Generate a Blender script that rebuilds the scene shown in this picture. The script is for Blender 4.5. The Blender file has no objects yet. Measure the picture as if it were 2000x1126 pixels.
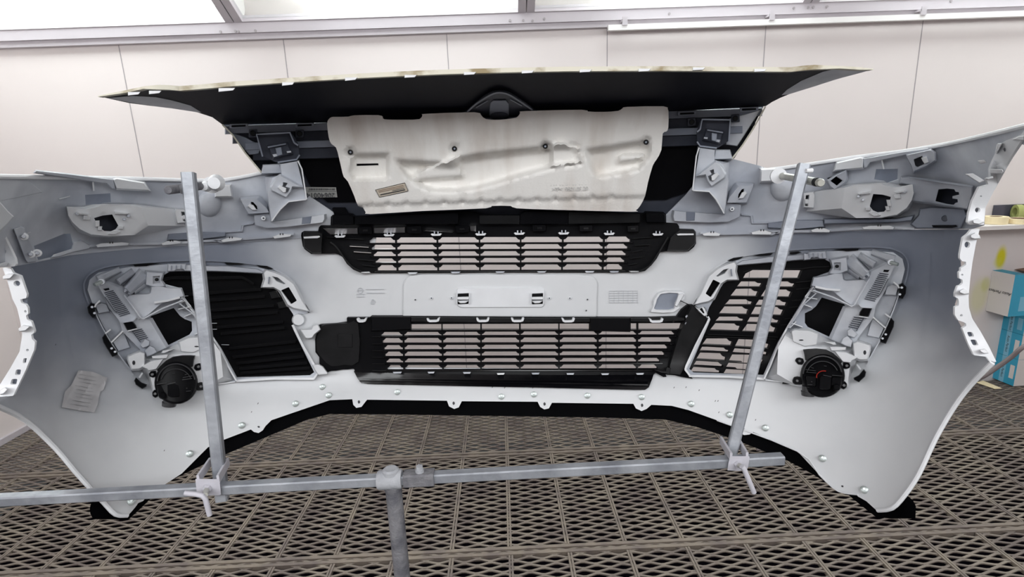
import bpy, math, random
from mathutils import Vector, Matrix
from mathutils.geometry import delaunay_2d_cdt
random.seed(7)
SC = bpy.context.scene
COL = SC.collection
# ------------------------------------------------------------------ camera, world, lights, exposure
H = 1.5                                   # camera height above the grating
F = 1040.0                                # focal length in pixels of a 2000 px wide frame
VF = Vector((-25.0, -245.0, F))           # image direction of the room's depth axis
VD = Vector((167.0, (F*F-4175)/245.0, F)) # image direction of straight down
EY = VF.normalized()
EZ = -(VD - VD.dot(EY)*EY).normalized()
EX = EY.cross(EZ)
camd = bpy.data.cameras.new('camera'); cam = bpy.data.objects.new('camera', camd); COL.objects.link(cam)
camd.sensor_width = 36.0; camd.lens = 36.0*F/2000.0; camd.clip_start = 0.05; camd.clip_end = 50
right = Vector((EX.x, EY.x, EZ.x)); up = -Vector((EX.y, EY.y, EZ.y)); back = -Vector((EX.z, EY.z, EZ.z))
m = Matrix((right, up, back)).transposed().to_4x4(); m.translation = Vector((0, 0, H))
cam.matrix_world = m
SC.camera = cam
SC.view_settings.view_transform = 'Standard'; SC.view_settings.look = 'None'
SC.view_settings.gamma = 1.0; SC.view_settings.use_curve_mapping = False
SC.view_settings.exposure = 0.0
world = bpy.data.worlds.new('world'); SC.world = world; world.use_nodes = True
world.node_tree.nodes['Background'].inputs[0].default_value = (0.9, 0.95, 1.0, 1)
world.node_tree.nodes['Background'].inputs[1].default_value = 0.05
PANE_E = 7.0
def area(name, loc, target, sx, sy, power, color=(1, 1, 1)):
    l = bpy.data.lights.new(name, 'AREA'); l.shape = 'RECTANGLE'; l.size = sx; l.size_y = sy; l.energy = power; l.color = color
    o = bpy.data.objects.new(name, l); COL.objects.link(o); o.location = loc
    o.rotation_euler = (Vector(target)-Vector(loc)).to_track_quat('-Z', 'Y').to_euler()
    return o
area('ceiling_light_bank_behind', (0, -1.45, 2.5), (0, 1.2, 0.9), 5.6, 0.7, 108, (0.95, 0.98, 1.0))
area('ceiling_light_bank_left', (-2.6, 0.5, 2.75), (-0.5, 1.2, 0.8), 0.6, 3.0, 20, (0.95, 0.98, 1.0))
area('ceiling_light_bank_right', (3.1, 0.5, 2.75), (0.5, 1.2, 0.8), 0.6, 3.0, 20, (0.95, 0.98, 1.0))

# ------------------------------------------------------------------ tracing helpers
def ray(px, py):
    p = Vector((px-1000.0, py-563.0, F))
    return Vector((p.dot(EX), p.dot(EY), p.dot(EZ)))
def at(px, py, Y):
    d = ray(px, py); t = Y/d.y
    return Vector((d.x*t, Y, H+d.z*t))
def atz(px, py, Z):
    d = ray(px, py); t = (Z-H)/d.z
    return Vector((d.x*t, d.y*t, Z))
def body(px, py):                          # depth of the curved bumper skin
    u = abs((px-978)/950.0); v = py+0.045*(px-978)
    y = 1.42-0.48*u**3.2
    if v > 700: y -= 0.0007*(v-700)*min(1, (v-700)/60)
    if v < 450: y -= 0.0005*(450-v)
    return y
def hood(px, py):                          # the top flange reaches back towards the car
    u = abs((px-965)/950.0); v = 232-0.035*(px-978)-py
    return 1.30-0.33*u**3.0-0.0030*v
CR = dict(A=(0,300,4), B=(300,300,4), C=(1250,180,4), D=(1500,230,4), E=(140,480,4), F=(570,400,4), G=(950,400,4),
          H=(1320,480,4), I=(600,600,2.5), S=(0,0,2.857), T=(650,0,2.857), V=(1300,0,2.857), R=(1300,700,2.857),
          L=(0,650,2.365), X=(1700,380,2.815), Y=(0,430,3.044), U=(600,180,2.667), J=(260,660,7.505), N=(1520,640,7.505),
          Q=(400,190,4.331), W=(1300,560,5.63), Z=(560,620,8.04), O=(1350,830,7.505), M=(340,860,7.04), P=(0,0,1),
          a=(700,860,4.235), b=(900,880,4), c=(1500,900,4), d=(0,840,3.938), e=(160,480,6.254), f=(1580,480,6.254),
          g=(1880,380,6.256), h=(1880,560,5.36))
def K(s):
    w = s.split(); ox, oy, k = CR[w[0]]
    out = []
    for q in w[1:]:
        if q in CR: ox, oy, k = CR[q]; continue
        x, y = q.split(','); out.append((ox+float(x)/k, oy+float(y)/k))
    return out
def fit(pairs):                            # quadratic map between the two sides of the symmetric bumper
    def row(p): x = (p[0]-1600)/200; y = (p[1]-560)/200; return [1, x, y, x*x, x*y, y*y]
    n = 6; ATA = [[0.0]*n for _ in range(n)]; B = [[0.0]*2 for _ in range(n)]
    for a, b in pairs:
        r = row(a)
        for i in range(n):
            for j in range(n): ATA[i][j] += r[i]*r[j]
            B[i][0] += r[i]*b[0]; B[i][1] += r[i]*b[1]
    for i in range(n): ATA[i][i] += 1e-3
    for i in range(n):
        p = max(range(i, n), key=lambda k: abs(ATA[k][i])); ATA[i], ATA[p] = ATA[p], ATA[i]; B[i], B[p] = B[p], B[i]
        for k in range(n):
            if k != i:
                f = ATA[k][i]/ATA[i][i]
                for j in range(n): ATA[k][j] -= f*ATA[i][j]
                B[k][0] -= f*B[i][0]; B[k][1] -= f*B[i][1]
    co = [(B[i][0]/ATA[i][i], B[i][1]/ATA[i][i]) for i in range(n)]
    def g(pts):
        o = []
        for p in pts:
            r = row(p); o.append((sum(r[i]*co[i][0] for i in range(n)), sum(r[i]*co[i][1] for i in range(n))))
        return o
    return g
MS = fit([((1697,537),(250,577)),((1742,512),(187,557)),((1492,740),(465,740)),((1340,725),(617,730)),((1634,519),(304,544)),
          ((1762,567),(175,602)),((1732,645),(215,672)),((1680,732),(276,745)),((1689,689),(263,705)),((1690,609),(254,637)),
          ((1565,664),(385,677)),((1391,564),(561,569)),((1732,485),(215,515)),((1590,497),(347,521)),((1607,732),(342,753)),
          ((1357,592),(610,615)),((1605,580),(342,600)),((1620,657),(327,667))])
MU = fit([((1720,395),(207,447)),((1645,406),(290,445)),((1784,380),(130,409)),((1685,317),(220,362)),((1486,342),(452,367)),
          ((1582,390),(350,417)),((1732,341),(190,387)),((1430,408),(512,422)),((1397,342),(552,367)),((1450,377),(491,395)),
          ((1605,450),(335,476)),((1487,451),(452,470)),((1467,430),(477,440)),((1392,267),(548,294)),((1412,416),(533,431)),
          ((1354,371),(599,399)),((1317,420),(632,425))])
ID = lambda p: list(p)
def inside(p, poly):
    x, y = p; c = False; n = len(poly); j = n-1
    for i in range(n):
        xi, yi = poly[i]; xj, yj = poly[j]
        if (yi > y) != (yj > y) and x < (xj-xi)*(y-yi)/(yj-yi)+xi: c = not c
        j = i
    return c
def edist(p, poly, closed=True):
    x, y = p; best = 1e9; n = len(poly)
    for i in range(n if closed else n-1):
        ax, ay = poly[i]; bx, by = poly[(i+1) % n]
        dx, dy = bx-ax, by-ay; L = dx*dx+dy*dy or 1e-9
        t = max(0, min(1, ((x-ax)*dx+(y-ay)*dy)/L))
        d = math.hypot(x-ax-t*dx, y-ay-t*dy)
        if d < best: best = d
    return best
def dens(poly, st, closed=True):
    o = []; n = len(poly)
    for i in range(n if closed else n-1):
        a = poly[i]; b = poly[(i+1) % n]; k = max(1, int(math.hypot(b[0]-a[0], b[1]-a[1])/st+0.5))
        for q in range(k): o.append((a[0]+(b[0]-a[0])*q/k, a[1]+(b[1]-a[1])*q/k))
    if not closed: o.append(poly[-1])
    return o
def smooth(poly, n=4, closed=True):
    o = []; N = len(poly)
    for i in range(N if closed else N-1):
        if closed: p0, p1, p2, p3 = poly[i-1], poly[i], poly[(i+1) % N], poly[(i+2) % N]
        else: p0, p1, p2, p3 = poly[max(i-1, 0)], poly[i], poly[i+1], poly[min(i+2, N-1)]
        for q in range(n):
            t = q/n; t2 = t*t; t3 = t2*t
            o.append(tuple(0.5*((2*p1[k])+(-p0[k]+p2[k])*t+(2*p0[k]-5*p1[k]+4*p2[k]-p3[k])*t2+(-p0[k]+3*p1[k]-3*p2[k]+p3[k])*t3) for k in (0, 1)))
    if not closed: o.append(poly[-1])
    return o
def rnd(poly, r=2.0):                      # clip the corners of an outline
    o = []; n = len(poly)
    for i in range(n):
        a = poly[i-1]; b = poly[i]; c = poly[(i+1) % n]
        la = math.hypot(a[0]-b[0], a[1]-b[1]) or 1; lc = math.hypot(c[0]-b[0], c[1]-b[1]) or 1
        ra = min(r, la*0.4)/la; rc = min(r, lc*0.4)/lc
        p = (b[0]+(a[0]-b[0])*ra, b[1]+(a[1]-b[1])*ra); q = (b[0]+(c[0]-b[0])*rc, b[1]+(c[1]-b[1])*rc)
        o += [p, (0.25*p[0]+0.5*b[0]+0.25*q[0], 0.25*p[1]+0.5*b[1]+0.25*q[1]), q]
    return o
def ell(cx, cy, rx, ry=None, n=18, rot=0):
    ry = ry or rx; c, s = math.cos(rot), math.sin(rot)
    return [(cx+rx*math.cos(2*math.pi*i/n)*c-ry*math.sin(2*math.pi*i/n)*s, cy+rx*math.cos(2*math.pi*i/n)*s+ry*math.sin(2*math.pi*i/n)*c) for i in range(n)]
def sarea(p): return sum(p[i-1][0]*p[i][1]-p[i][0]*p[i-1][1] for i in range(len(p)))/2
def inset(p, d):
    s = 1 if sarea(p) > 0 else -1; o = []; n = len(p)
    for i in range(n):
        a, b, c = p[i-1], p[i], p[(i+1) % n]
        n1 = Vector((-(b[1]-a[1]), b[0]-a[0])); n2 = Vector((-(c[1]-b[1]), c[0]-b[0]))
        if n1.length < 1e-6 or n2.length < 1e-6: o.append(b); continue
        n1.normalize(); n2.normalize(); v = n1+n2
        if v.length < 0.2: o.append(b); continue
        v.normalize(); k = d/max(0.5, v.dot(n1)); o.append((b[0]+v.x*k*s, b[1]+v.y*k*s))
    return o
# ------------------------------------------------------------------ objects
def tag(o, label=None, cat=None, group=None, kind=None):
    if label: o['label'] = label
    if cat: o['category'] = cat
    if group: o['group'] = group
    if kind: o['kind'] = kind
    return o
def empty(name, loc, label, cat, group=None):
    o = bpy.data.objects.new(name, None); COL.objects.link(o); o.location = loc; o.empty_display_size = 0.05
    return tag(o, label, cat, group)
def rootloc(o):
    l = Vector((0, 0, 0))
    while o is not None: l += Vector(o.location); o = o.parent
    return l
class MB:
    def __init__(s): s.v = []; s.f = []
    def add(s, vs, fs):
        b = len(s.v); s.v += [Vector(v) for v in vs]; s.f += [tuple(i+b for i in f) for f in fs]; return s
    def merge(s, o): return s.add(o.v, o.f)
    def build(s, name, mat, parent=None, sm=True, ang=35, label=None):
        off = rootloc(parent) if parent else Vector((0, 0, 0))
        me = bpy.data.meshes.new(name); me.from_pydata([tuple(v-off) for v in s.v], [], s.f); me.materials.append(mat)
        if sm:
            me.polygons.foreach_set('use_smooth', [True]*len(me.polygons)); me.set_sharp_from_angle(angle=math.radians(ang))
        me.update()
        o = bpy.data.objects.new(name, me); COL.objects.link(o)
        if parent: o.parent = parent
        if label: o['label'] = label
        return o
    def box(s, a, b, rz=0, c=None):
        x0, y0, z0 = a; x1, y1, z1 = b
        vs = [Vector(p) for p in ((x0,y0,z0),(x1,y0,z0),(x1,y1,z0),(x0,y1,z0),(x0,y0,z1),(x1,y0,z1),(x1,y1,z1),(x0,y1,z1))]
        if rz:
            R = Matrix.Rotation(rz, 3, 'Z'); c = Vector(c) if c else (Vector(a)+Vector(b))/2
            vs = [R @ (v-c)+c for v in vs]
        return s.add(vs, [(0,3,2,1),(4,5,6,7),(0,1,5,4),(1,2,6,5),(2,3,7,6),(3,0,4,7)])
    def beam(s, p, q, w, h, upv=(0, 0, 1), ch=0.12):   # square tube with softened edges
        p = Vector(p); q = Vector(q); d = (q-p).normalized(); x = d.cross(Vector(upv)).normalized(); y = x.cross(d)
        c = min(w, h)*ch; a, b = w/2, h/2
        pr = [(-a+c,-b),(a-c,-b),(a,-b+c),(a,b-c),(a-c,b),(-a+c,b),(-a,b-c),(-a,-b+c)]
        vs = [e+x*u+y*v for e in (p, q) for u, v in pr]
        return s.add(vs, [(i, (i+1) % 8, 8+(i+1) % 8, 8+i) for i in range(8)]+[tuple(range(7, -1, -1)), tuple(range(8, 16))])
    def tube(s, pts, r, n=12, cap=True):
        pts = [Vector(p) for p in pts]; rr = r if isinstance(r, (list, tuple)) else [r]*len(pts)
        vs = []; prev = None
        for i, p in enumerate(pts):
            d = (pts[min(i+1, len(pts)-1)]-pts[max(i-1, 0)])
            if d.length < 1e-9: d = prev_d
            d = d.normalized(); prev_d = d
            x = d.orthogonal().normalized() if prev is None else (prev-prev.dot(d)*d).normalized()
            prev = x; y = d.cross(x)
            vs += [p+(x*math.cos(2*math.pi*k/n)+y*math.sin(2*math.pi*k/n))*rr[i] for k in range(n)]
        fs = [(i*n+k, i*n+(k+1) % n, (i+1)*n+(k+1) % n, (i+1)*n+k) for i in range(len(pts)-1) for k in range(n)]
        if cap: fs += [tuple(range(n-1, -1, -1)), tuple(range((len(pts)-1)*n, len(pts)*n))]
        return s.add(vs, fs)
def plate(outline, holes=(), lift=0.0, th=0.003, Y=body, g=26, hf=None, back=None):
    """A sheet with real thickness: outline and holes follow the curved surface."""
    outline = dens(outline, g); hs = [dens(h, g) for h in holes]
    pts = []; ed = []
    for poly in [outline]+hs:
        b = len(pts); pts += poly; ed += [(b+i, b+(i+1) % len(poly)) for i in range(len(poly))]
    x0 = min(p[0] for p in outline); x1 = max(p[0] for p in outline); y0 = min(p[1] for p in outline); y1 = max(p[1] for p in outline)
    x = x0+g*0.5; r = 0
    while x < x1:
        y = y0+g*(0.5 if r % 2 else 0.25)
        while y < y1:
            p = (x, y)
            if inside(p, outline) and edist(p, outline) > g*0.3 and all(not inside(p, h) and edist(p, h) > g*0.3 for h in hs): pts.append(p)
            y += g
        x += g*0.9; r += 1
    V2, E2, F2 = delaunay_2d_cdt([Vector(p) for p in pts], ed, [], 0, 1e-4)[:3]
    fs = []
    for f in F2:
        c = (sum(V2[i].x for i in f)/3, sum(V2[i].y for i in f)/3)
        if inside(c, outline) and not any(inside(c, h) for h in hs): fs.append(tuple(f))
    hh = [(lift if hf is None else lift+hf(v.x, v.y)) for v in V2]
    n = len(V2); vs = [at(v.x, v.y, Y(v.x, v.y)-h) for v, h in zip(V2, hh)]
    bk = []
    for v, h in zip(V2, hh):
        q = Vector(at(v.x, v.y, Y(v.x, v.y)-h)); d = Vector((0, th, 0)) if back is None else Vector((0, back(v.x, v.y)+h, 0))
        bk.append(q+d)
    cnt = {}
    for f in fs:
        for i in range(3):
            a, b = f[i], f[(i+1) % 3]; cnt[(a, b)] = 1
    side = [(a, b) for (a, b) in cnt if (b, a) not in cnt]
    # image y runs down: flip so that the face looks at the camera
    a, b, c = (vs[i] for i in fs[0]); nrm = (b-a).cross(c-a)
    flip = nrm.dot(Vector((0, 0, H))-a) < 0
    F3 = []
    for f in fs:
        F3.append(f[::-1] if flip else f); F3.append(tuple(n+i for i in (f if flip else f[::-1])))
    for a, b in side: F3.append((b, a, n+a, n+b) if not flip else (a, b, n+b, n+a))
    mb = MB(); mb.add(vs+bk, F3); return mb
def loft(rings, Y=body, cap=True):
    """rings = [(outline, lift), ...] with equal point counts, last ring capped."""
    mb = MB(); vs = []; n = len(rings[0][0])
    for o, l in rings: vs += [at(p[0], p[1], Y(p[0], p[1])-(l(*p) if callable(l) else l)) for p in o]
    cw = sarea(rings[0][0]) > 0
    fs = []
    for r in range(len(rings)-1):
        for i in range(n):
            q = (r*n+i, r*n+(i+1) % n, (r+1)*n+(i+1) % n, (r+1)*n+i); fs.append(q[::-1] if cw else q)
    mb.add(vs, fs)
    if cap:
        o, l = rings[-1]
        tri = delaunay_2d_cdt([Vector(p) for p in o], [(i, (i+1) % n) for i in range(n)], [], 0, 1e-4)
        V2 = tri[0]; b = []
        for f in tri[2]:
            c = (sum(V2[i].x for i in f)/3, sum(V2[i].y for i in f)/3)
            if inside(c, o): b.append(f if not cw else f[::-1])
        mb.add([at(v.x, v.y, Y(v.x, v.y)-(l(v.x, v.y) if callable(l) else l)) for v in V2], b)
    return mb
def boss(outline, l0, l1, sp=1.5, Y=body, ch=0.8, off=(0, 0)):
    """A moulded box: base outline spreads by sp pixels (and shifts by off), top edge is chamfered."""
    outline = dens(outline, 26)
    b = [(p[0]+off[0], p[1]+off[1]) for p in inset(outline, -sp)]
    dl = min(0.002, (l1-l0)*0.3)
    return loft([(b, l0), (outline, l1-dl), (inset(outline, ch), l1)], Y)
def pan(top, holes, base, l1, l0, th=0.003, g=22, Y=body):
    """A raised tray: pierced top plate and sloping walls down to the base outline."""
    if len(top) == 3*len(base): base = rnd(base, 1.5)
    if len(top) != len(base): base = inset(top, -4)
    mb = plate(top, holes, l1, th, Y, g)
    mb.merge(loft([(base, l0), (top, l1)], Y, cap=False)); return mb
def rib(pts, w, l0, l1, Y=body):
    """A thin upright web following a polyline in the picture."""
    pts = dens(pts, 26, False); L = []; R_ = []
    for i, p in enumerate(pts):
        a = pts[max(i-1, 0)]; b = pts[min(i+1, len(pts)-1)]
        d = Vector((b[0]-a[0], b[1]-a[1])).normalized(); L.append((p[0]-d.y*w/2, p[1]+d.x*w/2)); R_.append((p[0]+d.y*w/2, p[1]-d.x*w/2))
    o = L+R_[::-1]
    return loft([(o, l0), (o, l1)], Y)
def ridge(a, b, wa, wb, la, lb, base=0.006):
    """A long hollow rib that rises from a to b, with sloping flanks and a rounded crown."""
    a = Vector(a); b = Vector(b); d = b-a; L = d.length; d.normalize(); n = Vector((-d.y, d.x))
    def lf(x, y, k=1.0): t = max(0, min(1, ((x-a.x)*d.x+(y-a.y)*d.y)/L)); return base+((la+(lb-la)*t)-base)*k
    def ring(f, e): 
        o = []
        for t in (0, 0.33, 0.66, 1.0): q = a+d*(L*t+(e if t == 1.0 else 0)); w = (wa+(wb-wa)*t)*f; o.append((q.x+n.x*w/2, q.y+n.y*w/2))
        for t in (1.0, 0.66, 0.33, 0): q = a+d*(L*t+(e if t == 1.0 else 0)); w = (wa+(wb-wa)*t)*f; o.append((q.x-n.x*w/2, q.y-n.y*w/2))
        return o
    return loft([(ring(1.25, 2.5), base), (ring(0.95, 1.5), lambda x, y: lf(x, y, 0.8)), (ring(0.8, 0.8), lambda x, y: lf(x, y, 0.94)), (ring(0.55, -0.6), lf)])
def stud(px, py, r, l0, l1, Y=body, n=14, taper=1.0):
    """A round pin or screw head standing on the surface, r in metres."""
    p = at(px, py, Y(px, py)-l0); q = at(px, py, Y(px, py)-l1)
    mb = MB(); mb.tube([p, p+(q-p)*0.8, q], [r, r*taper, r*taper*0.8], n); return mb
# ------------------------------------------------------------------ materials
def mat(name, col, rough=0.5, metal=0.0, noise=0.0, nscale=8.0, col2=None, bump=0.0, bscale=60.0, spec=0.5, lo=0.35, hi=0.65, coat=0.0):
    m = bpy.data.materials.new(name); m.use_nodes = True; nt = m.node_tree; b = nt.nodes['Principled BSDF']
    b.inputs['Base Color'].default_value = (*col, 1); b.inputs['Roughness'].default_value = rough; b.inputs['Metallic'].default_value = metal
    b.inputs['Specular IOR Level'].default_value = spec; b.inputs['Coat Weight'].default_value = coat
    tc = nt.nodes.new('ShaderNodeTexCoord')
    if col2 is not None or noise:
        n = nt.nodes.new('ShaderNodeTexNoise'); n.inputs['Scale'].default_value = nscale; n.inputs['Detail'].default_value = 5
        nt.links.new(tc.outputs['Object'], n.inputs['Vector'])
        r = nt.nodes.new('ShaderNodeMapRange'); r.inputs[1].default_value = lo; r.inputs[2].default_value = hi
        nt.links.new(n.outputs['Fac'], r.inputs[0])
        x = nt.nodes.new('ShaderNodeMix'); x.data_type = 'RGBA'
        c2 = col2 or tuple(c*(1-noise) for c in col)
        x.inputs[6].default_value = (*col, 1); x.inputs[7].default_value = (*c2, 1)
        nt.links.new(r.outputs[0], x.inputs[0]); nt.links.new(x.outputs[2], b.inputs['Base Color'])
    if bump:
        n2 = nt.nodes.new('ShaderNodeTexNoise'); n2.inputs['Scale'].default_value = bscale; n2.inputs['Detail'].default_value = 4
        nt.links.new(tc.outputs['Object'], n2.inputs['Vector'])
        bp = nt.nodes.new('ShaderNodeBump'); bp.inputs['Strength'].default_value = bump; bp.inputs['Distance'].default_value = 0.003
        nt.links.new(n2.outputs['Fac'], bp.inputs['Height']); nt.links.new(bp.outputs[0], b.inputs['Normal'])
    return m
M = {}
M['wall'] = mat('painted_booth_panel', (0.71, 0.648, 0.635), 0.42, noise=0.05, nscale=1.3)
M['trim'] = mat('lilac_grey_painted_steel', (0.50, 0.46, 0.49), 0.4, noise=0.05, nscale=5)
M['rail'] = mat('white_rail', (0.78, 0.76, 0.75), 0.35)
M['seam'] = mat('panel_joint', (0.34, 0.31, 0.32), 0.6)
M['grate'] = mat('paint_crusted_galvanised_grating', (0.205, 0.172, 0.138), 0.6, 0.1, col2=(0.115, 0.09, 0.08), nscale=6, bump=0.4, bscale=90)
M['gratebar'] = mat('paint_crusted_frame_bar', (0.20, 0.165, 0.13), 0.6, 0.1, col2=(0.125, 0.10, 0.09), nscale=9, bump=0.3)
M['pit'] = mat('dark_pit', (0.004, 0.003, 0.005), 0.9, spec=0.0)
M['white'] = mat('white_plastic', (0.77, 0.78, 0.80), 0.45, noise=0.06, nscale=14, bump=0.05)
M['lgrey'] = mat('grey_plastic_white_overspray', (0.64, 0.66, 0.70), 0.5, col2=(0.39, 0.41, 0.46), nscale=6, lo=0.38, hi=0.62, bump=0.06)
M['mgrey'] = mat('grey_plastic', (0.29, 0.315, 0.37), 0.5, col2=(0.17, 0.19, 0.24), nscale=7, bump=0.06)
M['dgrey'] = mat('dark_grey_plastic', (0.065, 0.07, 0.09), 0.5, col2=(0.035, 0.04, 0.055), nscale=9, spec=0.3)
M['hood'] = mat('shaded_black_underside', (0.010, 0.010, 0.017), 0.6, noise=0.2, nscale=20, spec=0.12)  # near-black colour carries the shade of the down-facing flange
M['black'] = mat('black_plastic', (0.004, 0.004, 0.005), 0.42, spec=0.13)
M['lipblack'] = mat('satin_black_lip', (0.0015, 0.0015, 0.002), 0.6, spec=0.02)
M['ends'] = mat('satin_black_plastic', (0.012, 0.012, 0.013), 0.45, noise=0.3, nscale=30, spec=0.25)
M['gloss'] = mat('gloss_black_plastic', (0.003, 0.003, 0.004), 0.16, spec=0.3)
M['chrome'] = mat('chrome_strip', (0.80, 0.78, 0.77), 0.30, 1.0)
M['screw'] = mat('zinc_screw', (0.42, 0.46, 0.45), 0.35, 0.7)
M['galv'] = mat('galvanised_steel_tube', (0.25, 0.265, 0.295), 0.45, 0.35, col2=(0.42, 0.44, 0.475), nscale=16, bump=0.35, bscale=70)
M['crust'] = mat('crusted_overspray', (0.20, 0.198, 0.21), 0.9, col2=(0.11, 0.11, 0.125), nscale=40, bump=1.0, bscale=130)
M['crust2'] = mat('crusted_light_overspray', (0.42, 0.43, 0.455), 0.85, col2=(0.31, 0.32, 0.345), nscale=30, bump=0.5, bscale=130)
M['brass'] = mat('pale_zinc_pin', (0.55, 0.55, 0.50), 0.35, 0.4, noise=0.2, nscale=40)
M['clampm'] = mat('lilac_clamp_paint', (0.56, 0.55, 0.60), 0.45, noise=0.12, nscale=30, bump=0.1)
M['lip'] = mat('masked_edge_residue', (0.66, 0.63, 0.53), 0.6, col2=(0.30, 0.24, 0.14), nscale=22, bump=0.3, lo=0.50, hi=0.68)
M['label'] = mat('sticker_paper', (0.42, 0.42, 0.40), 0.6)
M['ink'] = mat('dark_print', (0.03, 0.03, 0.035), 0.6)
M['faint'] = mat('faint_moulded_marks', (0.52, 0.53, 0.56), 0.5)
M['relief'] = mat('dark_grey_relief', (0.045, 0.045, 0.048), 0.4)  # dark grey, a step lighter than the black plastic around it
M['red'] = mat('red_seal', (0.35, 0.02, 0.01), 0.5)
M['paper'] = mat('crumpled_paper', (0.50, 0.49, 0.50), 0.7, noise=0.08, nscale=20)
M['blue'] = mat('blue_cardboard', (0.035, 0.33, 0.50), 0.5)
M['blue2'] = mat('pale_blue_print', (0.20, 0.47, 0.62), 0.5)
M['card'] = mat('white_cardboard', (0.66, 0.62, 0.60), 0.6)
M['brown'] = mat('brown_cardboard', (0.20, 0.12, 0.08), 0.8)
M['tape'] = mat('cream_masking_tape', (0.78, 0.66, 0.42), 0.6)
M['tray'] = mat('dark_plastic_tray', (0.05, 0.05, 0.07), 0.5)
M['green'] = mat('green_masking_tape', (0.33, 0.36, 0.12), 0.6)
M['hose'] = mat('grey_rubber_hose', (0.17, 0.14, 0.14), 0.5)
M['glass'] = None
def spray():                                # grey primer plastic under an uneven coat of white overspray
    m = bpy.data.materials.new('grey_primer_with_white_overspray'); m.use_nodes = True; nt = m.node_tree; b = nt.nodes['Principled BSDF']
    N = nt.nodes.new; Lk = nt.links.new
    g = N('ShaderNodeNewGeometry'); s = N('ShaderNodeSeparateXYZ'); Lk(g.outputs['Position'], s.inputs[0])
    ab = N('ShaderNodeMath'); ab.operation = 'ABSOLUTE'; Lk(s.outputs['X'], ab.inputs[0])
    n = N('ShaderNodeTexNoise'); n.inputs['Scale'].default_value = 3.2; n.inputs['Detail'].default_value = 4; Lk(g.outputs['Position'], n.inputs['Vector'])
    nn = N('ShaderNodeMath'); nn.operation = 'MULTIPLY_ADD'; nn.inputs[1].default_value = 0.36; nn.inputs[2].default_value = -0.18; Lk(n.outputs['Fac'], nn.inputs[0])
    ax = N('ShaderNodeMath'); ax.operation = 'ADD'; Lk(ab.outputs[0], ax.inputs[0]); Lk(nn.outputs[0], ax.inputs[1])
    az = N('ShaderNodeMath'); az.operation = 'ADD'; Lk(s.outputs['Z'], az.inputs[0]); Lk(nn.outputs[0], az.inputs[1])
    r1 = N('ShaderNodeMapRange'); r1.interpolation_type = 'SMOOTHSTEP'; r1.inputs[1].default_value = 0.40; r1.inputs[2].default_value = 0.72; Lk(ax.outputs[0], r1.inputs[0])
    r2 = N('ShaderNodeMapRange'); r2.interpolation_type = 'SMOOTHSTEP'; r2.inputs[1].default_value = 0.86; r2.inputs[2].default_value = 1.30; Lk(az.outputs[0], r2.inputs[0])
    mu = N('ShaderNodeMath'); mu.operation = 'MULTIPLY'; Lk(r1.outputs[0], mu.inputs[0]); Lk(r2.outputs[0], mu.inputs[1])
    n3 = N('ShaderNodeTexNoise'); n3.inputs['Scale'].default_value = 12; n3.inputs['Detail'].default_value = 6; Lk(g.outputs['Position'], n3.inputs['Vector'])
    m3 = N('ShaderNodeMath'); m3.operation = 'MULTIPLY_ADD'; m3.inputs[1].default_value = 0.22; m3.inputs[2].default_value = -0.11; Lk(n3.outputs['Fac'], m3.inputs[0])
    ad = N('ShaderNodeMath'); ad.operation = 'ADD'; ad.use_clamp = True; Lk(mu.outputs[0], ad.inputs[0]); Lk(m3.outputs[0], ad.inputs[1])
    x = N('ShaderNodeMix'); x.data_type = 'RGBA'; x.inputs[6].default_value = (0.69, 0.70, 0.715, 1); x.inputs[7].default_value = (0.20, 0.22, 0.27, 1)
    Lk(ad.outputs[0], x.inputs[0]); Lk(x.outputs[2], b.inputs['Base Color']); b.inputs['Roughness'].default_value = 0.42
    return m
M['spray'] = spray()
def emis(name, col, st):
    m = bpy.data.materials.new(name); m.use_nodes = True; b = m.node_tree.nodes['Principled BSDF']
    b.inputs['Base Color'].default_value = (*col, 1); b.inputs['Emission Color'].default_value = (*col, 1); b.inputs['Emission Strength'].default_value = st
    return m
M['lamp'] = emis('fluorescent_diffuser', (0.97, 0.99, 1.0), PANE_E)
def glassmat():
    m = bpy.data.materials.new('lamp_cover_glass'); m.use_nodes = True; nt = m.node_tree; nt.nodes.remove(nt.nodes['Principled BSDF'])
    t = nt.nodes.new('ShaderNodeBsdfTransparent'); t.inputs[0].default_value = (0.93, 0.96, 0.95, 1); g = nt.nodes.new('ShaderNodeBsdfGlossy'); g.inputs['Roughness'].default_value = 0.05
    x = nt.nodes.new('ShaderNodeMixShader'); x.inputs[0].default_value = 0.06
    nt.links.new(t.outputs[0], x.inputs[1]); nt.links.new(g.outputs[0], x.inputs[2]); nt.links.new(x.outputs[0], nt.nodes['Material Output'].inputs[0])
    return m
M['glass'] = glassmat()
def text(name, s, size, mat_, parent, o, xdir, ydir, shear=0.0, font_bold=False, depth=0.0004):
    """Lettering as a mesh lying in the plane of xdir and ydir with its centre at o."""
    c = bpy.data.curves.new(name, 'FONT'); c.body = s; c.size = size; c.align_x = 'CENTER'; c.align_y = 'CENTER'; c.shear = shear; c.extrude = depth
    t = bpy.data.objects.new(name+'_tmp', c); COL.objects.link(t)
    dg = bpy.context.evaluated_depsgraph_get(); me = bpy.data.meshes.new_from_object(t.evaluated_get(dg)); bpy.data.objects.remove(t)
    X = Vector(xdir).normalized(); Y_ = Vector(ydir); Y_ = (Y_-Y_.dot(X)*X).normalized(); Z_ = X.cross(Y_)
    off = rootloc(parent)
    for v in me.vertices: v.co = Vector(o)+X*v.co.x+Y_*v.co.y+Z_*v.co.z-off
    me.materials.clear(); me.materials.append(mat_)
    ob = bpy.data.objects.new(name, me); COL.objects.link(ob); ob.parent = parent
    return ob
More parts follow.
